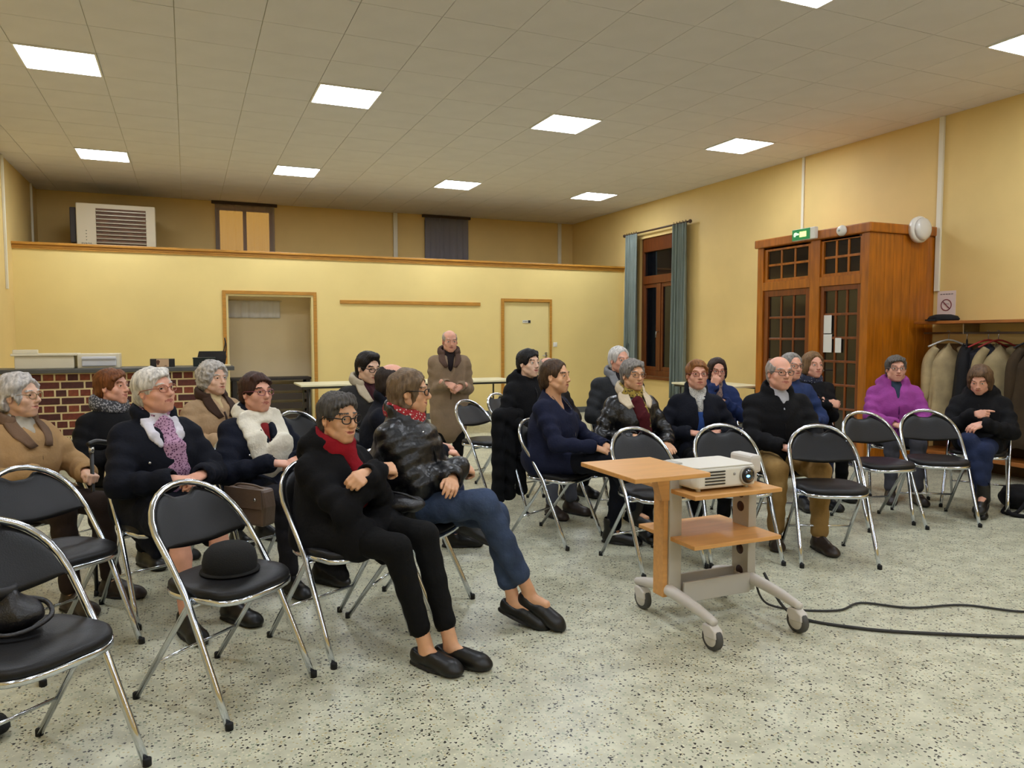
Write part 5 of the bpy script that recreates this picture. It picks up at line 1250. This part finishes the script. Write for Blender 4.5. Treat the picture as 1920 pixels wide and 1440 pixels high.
# --- right block
P19 = sit(4.68, 4.84, -104, 'folding chair under grey-haired man in blue sweater', label='grey-haired man in glasses and blue sweater behind bald man', fem=False, top=1.23, lean=3, hyaw=6, hpitch=2, hair='short', haircol='#85817c', hairline=.088, old=.6, skin='pink', glasses='#3a3434', mouth=.4, garment='sweater', coat=cloth('#26355c'), build=1.1, thick=.016, coatlen=.1, trousers=JEAND, shoes=SHOEB, seed=20, rh=LAP_R, lh=LAP_L, **FAR)
P20 = sit(5.10, 5.02, -112, 'folding chair under woman with crossed arms', label='brown-haired woman in dark cardigan and navy scarf, arms crossed', top=1.225, lean=2, hyaw=8, hpitch=3, hair='layer', haircol='#75593a', hairline=.088, old=.5, skin='pink', smile=.3, coat=BLK, build=1.0, vneck=.0, trousers=BLKT, shoes=SHOEB, seed=21, rh=CROSS_R, lh=CROSS_L, scarf=dict(mat=spots('scarf_navy','#1c2238','#a8a9b4',60,.22), r=.026, R=.074, up=.008), **FAR)
P21 = sit(5.66, 4.64, -128, 'folding chair under woman in purple jacket', label='grey-haired woman in glasses and bright purple jacket', top=1.20, lean=3, hyaw=2, hpitch=2, hair='short', haircol='#5a544e', bangs=.2, hairline=.080, ridge=.004, old=.6, skin='pink', smile=.4, glasses='#6a5a58', face_fat=1.06, coat=cloth('#96408e', .75), collar='hood', vneck=.14, shirt=cloth('#2d3a4c'), shirtcollar=False, build=1.22, thick=.03, wr=.005, coatlen=.25, trousers=cloth('#4c4c54'), shoes=SHOEBR, seed=22, rh=CLASP_R, lh=CLASP_L, res=.013, hres=.005)
P22 = sit(5.86, 4.02, -150, 'folding chair under woman looking down', label='brown bob-haired woman in black jacket and jeans, looking down', top=1.14, hscale=.88, lean=8, hyaw=-4, hpitch=-20, hair='bob', haircol='#5e4630', bangs=.3, hairline=.075, old=.3, skin='pink', smile=.8, coat=BLK, collar='hood', build=1.12, thick=.028, coatlen=.4, trousers=JEAND, shoes=SHOEB, shoekind='boot', seed=23, rh=(V(.02,.22,.76), V(-.85,.3,.15), V(.1,.9,.4), 'point'), lh=(V(-.05,.28,.70), V(.6,.6,-.2), V(-.2,.4,.9), 'relaxed'), rl=((.03,.40,.57),(-.08,.44,.18),-4), ll=((-.07,.40,.50),(-.06,.36,.085),6), fpitch={1:-15}, res=.013, hres=.005)

zip_line(P18,'#05050a',.0,.14,.42); zip_line(P21,'#5e2460',.0,.16,.42); zip_line(P22,'#050505',.0,.06,.40); zip_line(P7,'#050506',.02,.07,.40); zip_line(P4,'#3c2a20',.0,.09,.42,.009); zip_line(P14,'#101012',.0,.1,.4); zip_line(P10,'#4a3c30',.0,.22,.60); zip_line(P2,'#040406',.0,.1,.42); zip_line(P1,'#7a5f40',.0,.14,.42,.004); zip_line(P11,'#2a2a2e',.0,.06,.4,.003)
# ================================================================ SMALL THINGS NEAR PEOPLE
LEA = BLKL
# necklace on the navy sweater
N, T, X, Fv, C = (P13[k] for k in ('_N','_T','_X','_F','_C'))
pts = [C.march(N-T*dz+X*x_+Fv*.36, -Fv)+Fv*.004 for (x_, dz) in ((-.062,.0),(-.06,.08),(-.045,.16),(-.02,.25),(0,.29),(.02,.25),(.045,.16),(.06,.08),(.062,.0))]
MB().tube([tuple(p_) for p_ in pts], .0022, 5).build('necklace', mat('chain','#6e6a60',.3,.9), P13['_root'])
pe = pts[4]; MB().lathe([(.006,-.06),(.009,-.045),(.004,-.02),(.009,-.01),(.003,0)], 10, 'Z', tuple(pe+Fv*.008)).build('pendant', BUT, P13['_root'])
# walking cane held by the woman in tan coat
wr = P1['_arms'][-1][2]; R_ = P1['_root']; bpy.context.view_layer.update()
wp = R_.matrix_world @ Vector(tuple(wr+unit(P1['_arms'][-1][3])*.07))
cn = empty('walking_cane', (wp.x, wp.y, 0), math.radians(-42), 'black walking cane held by woman in tan coat', 'cane')
MB().tube([(0,0,.012),(0,0,.80)], .010, 10).build('shaft', mat('cane_black','#151413',.4), cn)
MB().tube(smooth_path([(0,-.02,.815),(.0,.03,.825),(0,.10,.81)], 4), .014, 10).build('handle', mat('cane_black','#151413',.4), cn)
MB().lathe([(.013,.77),(.0145,.785),(.013,.80)], 12).build('collar', BUT, cn); MB().lathe([(.015,0),(.013,.03)], 12).build('ferrule', RUB, cn)
# taupe handbag on lap
hb = empty('handbag', (.275, 4.03, .42), math.radians(-50), 'taupe leather handbag hanging at knee of woman with white scarf', 'handbag')
TP = mat('taupe_leather', '#5f4d40', .45, var=.1, bump=.15)
MB().prism([(-.13,0),(.13,0),(.14,.10),(.125,.19),(-.125,.19),(-.14,.10)], -.045, .045, 'Y').build('bag_body', TP, hb, bevel=.016)
MB().prism([(-.128,.09),(.128,.09),(.127,.192),(-.127,.192)], -.052, -.0455, 'Y').build('flap', TP, hb, bevel=.002); MB().lathe([(.008,-.058),(.008,-.052)], 10, 'Y', (.09,0,.14)).build('stud', BUT, hb)
MB().tube(smooth_path([(-.11,0,.185),(-.05,-.02,.205),(.05,-.02,.205),(.11,0,.185)], 5), .006, 6).build('strap', TP, hb)
# round black hat on the front empty chair
ht = empty('felt_hat', (.13, 3.06, .472), 0, 'round black felt hat resting on empty chair seat', 'hat'); ht.scale = (.80,.80,.86)
HF = mat('felt_black', '#131313', .95, bump=.3, bscale=200)
MB().lathe([(.11,.0),(.125,.012),(.128,.05),(.118,.09),(.09,.118),(.05,.130),(.01,.132)], 28).build('crown', HF, ht)
MB().lathe([(.128,.0),(.14,.004),(.138,.010),(.122,.014)], 28).build('brim', HF, ht)
# black bag with camera strap on nearest chair
nb = empty('camera_bag', (-.57, 2.74, .472), math.radians(-30), 'black bag with strap on nearest left chair seat', 'bag')
Fb = Field((-.2,-.14,-.01), (.2,.14,.16), .008); Fb.ell((-.04,0,.05), (.13,.085,.055), k=.03); Fb.ell((.06,.01,.045), (.08,.07,.05), k=.03); Fb.cap((-.12,0,.08), (.05,.0,.10), .03, .025, k=.03); Fb.wrinkle(.004,1.5,2); Fb.cutz(.002)
link('bag_body', np_mesh('bag_body', [Fb.mesh()], [LEA]), nb)
MB().tube(smooth_path([(.02,-.06,.06),(.09,-.10,.02),(.15,-.06,.02),(.17,.02,.04),(.12,.06,.07),(.06,.03,.09)], 5), .008, 6).build('strap', LEA, nb)
MB().lathe([(.045,.10),(.048,.13),(.04,.138),(.03,.135)], 20, 'Z', (.02,0,0)).build('lens_cap', mat('lens_rubber','#1a191c',.5), nb)
# purse on lap of the front woman
pu = empty('black_purse', (.86, 3.32, .585), math.radians(-45), 'shiny black purse on lap of woman with red scarf', 'handbag')
Fb = Field((-.18,-.12,-.02), (.18,.12,.12), .008); Fb.ell((0,0,.035), (.15,.085,.04), k=.03); Fb.wrinkle(.003,1.5,5); link('bag_body', np_mesh('bag_body', [Fb.mesh()], [LEA]), pu)
MB().tube(smooth_path([(-.13,0,.05),(-.06,-.03,.085),(.05,-.03,.085),(.13,0,.05)], 5), .006, 6).build('strap', LEA, pu)
# bag on the floor at right with straps
fb = empty('floor_bag', (5.99, 3.80, 0), math.radians(20), 'black bag with loose straps on floor at right edge', 'bag')
Fb = Field((-.28,-.2,-.01), (.35,.2,.25), .012); Fb.ell((.12,0,.09), (.18,.13,.10), k=.03); Fb.wrinkle(.005,1.2,7); Fb.cutz(.002); link('bag_body', np_mesh('bag_body', [Fb.mesh()], [cloth('#141417')]), fb)
MB().tube(smooth_path([(.0,-.08,.10),(-.12,-.10,.09),(-.22,-.06,.02),(-.20,.03,.012),(-.05,.02,.06)], 5), .013, 6).build('strap', cloth('#141417'), fb)
MB().tube(smooth_path([(.05,-.12,.06),(-.10,-.20,.015),(-.24,-.16,.013),(-.28,-.05,.02),(-.18,.0,.03)], 5), .016, 6).build('strap', cloth('#141417'), fb)
# folded coat on the far empty chair, long coat on chair beside hooded man
fc = empty('folded_coat', (3.0, 6.78, .472), math.radians(-62), 'brown-grey folded coat on seat of far empty chair', 'coat')
Fb = Field((-.2,-.2,-.01), (.2,.2,.14), .01); Fb.ell((0,-.02,.04), (.16,.14,.04), k=.03); Fb.cap((-.12,.06,.05), (.12,.05,.05), .04, .035, k=.03); Fb.wrinkle(.005,1.4,3); Fb.cutz(.002)
link('cloth_fold', np_mesh('cloth_fold', [Fb.mesh()], [cloth('#6b5c48')]), fc)
lc_ = empty('draped_coat', (2.29, 5.36, 0), math.radians(-70), 'long black coat draped over chair side beside hooded man', 'coat')
Fb = Field((-.16,-.22,.02), (.16,.22,.86), .012)
Fb.cap((0,-.10,.78), (0,.10,.76), .05, .05, k=.03); Fb.cap((0,-.11,.76), (.02,-.13,.12), .05, .05, k=.03); Fb.cap((0,.09,.74), (.03,.12,.16), .055, .045, k=.03); Fb.cap((0,0,.75), (.02,-.01,.14), .06, .05, k=.04); Fb.wrinkle(.006,1.1,6); Fb.cutz(.10)
link('cloth_drape', np_mesh('cloth_drape', [Fb.mesh()], [BLK]), lc_)
# dark pouch on the floor at the left edge
pc = empty('floor_pouch', (-.71, 3.05, 0), math.radians(-40), 'small black fuzzy pouch on floor below nearest chair', 'pouch')
Fb = Field((-.16,-.12,-.01), (.16,.12,.10), .008); Fb.ell((0,0,.035), (.13,.075,.04), k=.02); Fb.wrinkle(.003,2,1); Fb.cutz(.001); link('pouch_body', np_mesh('pouch_body', [Fb.mesh()], [HF]), pc)
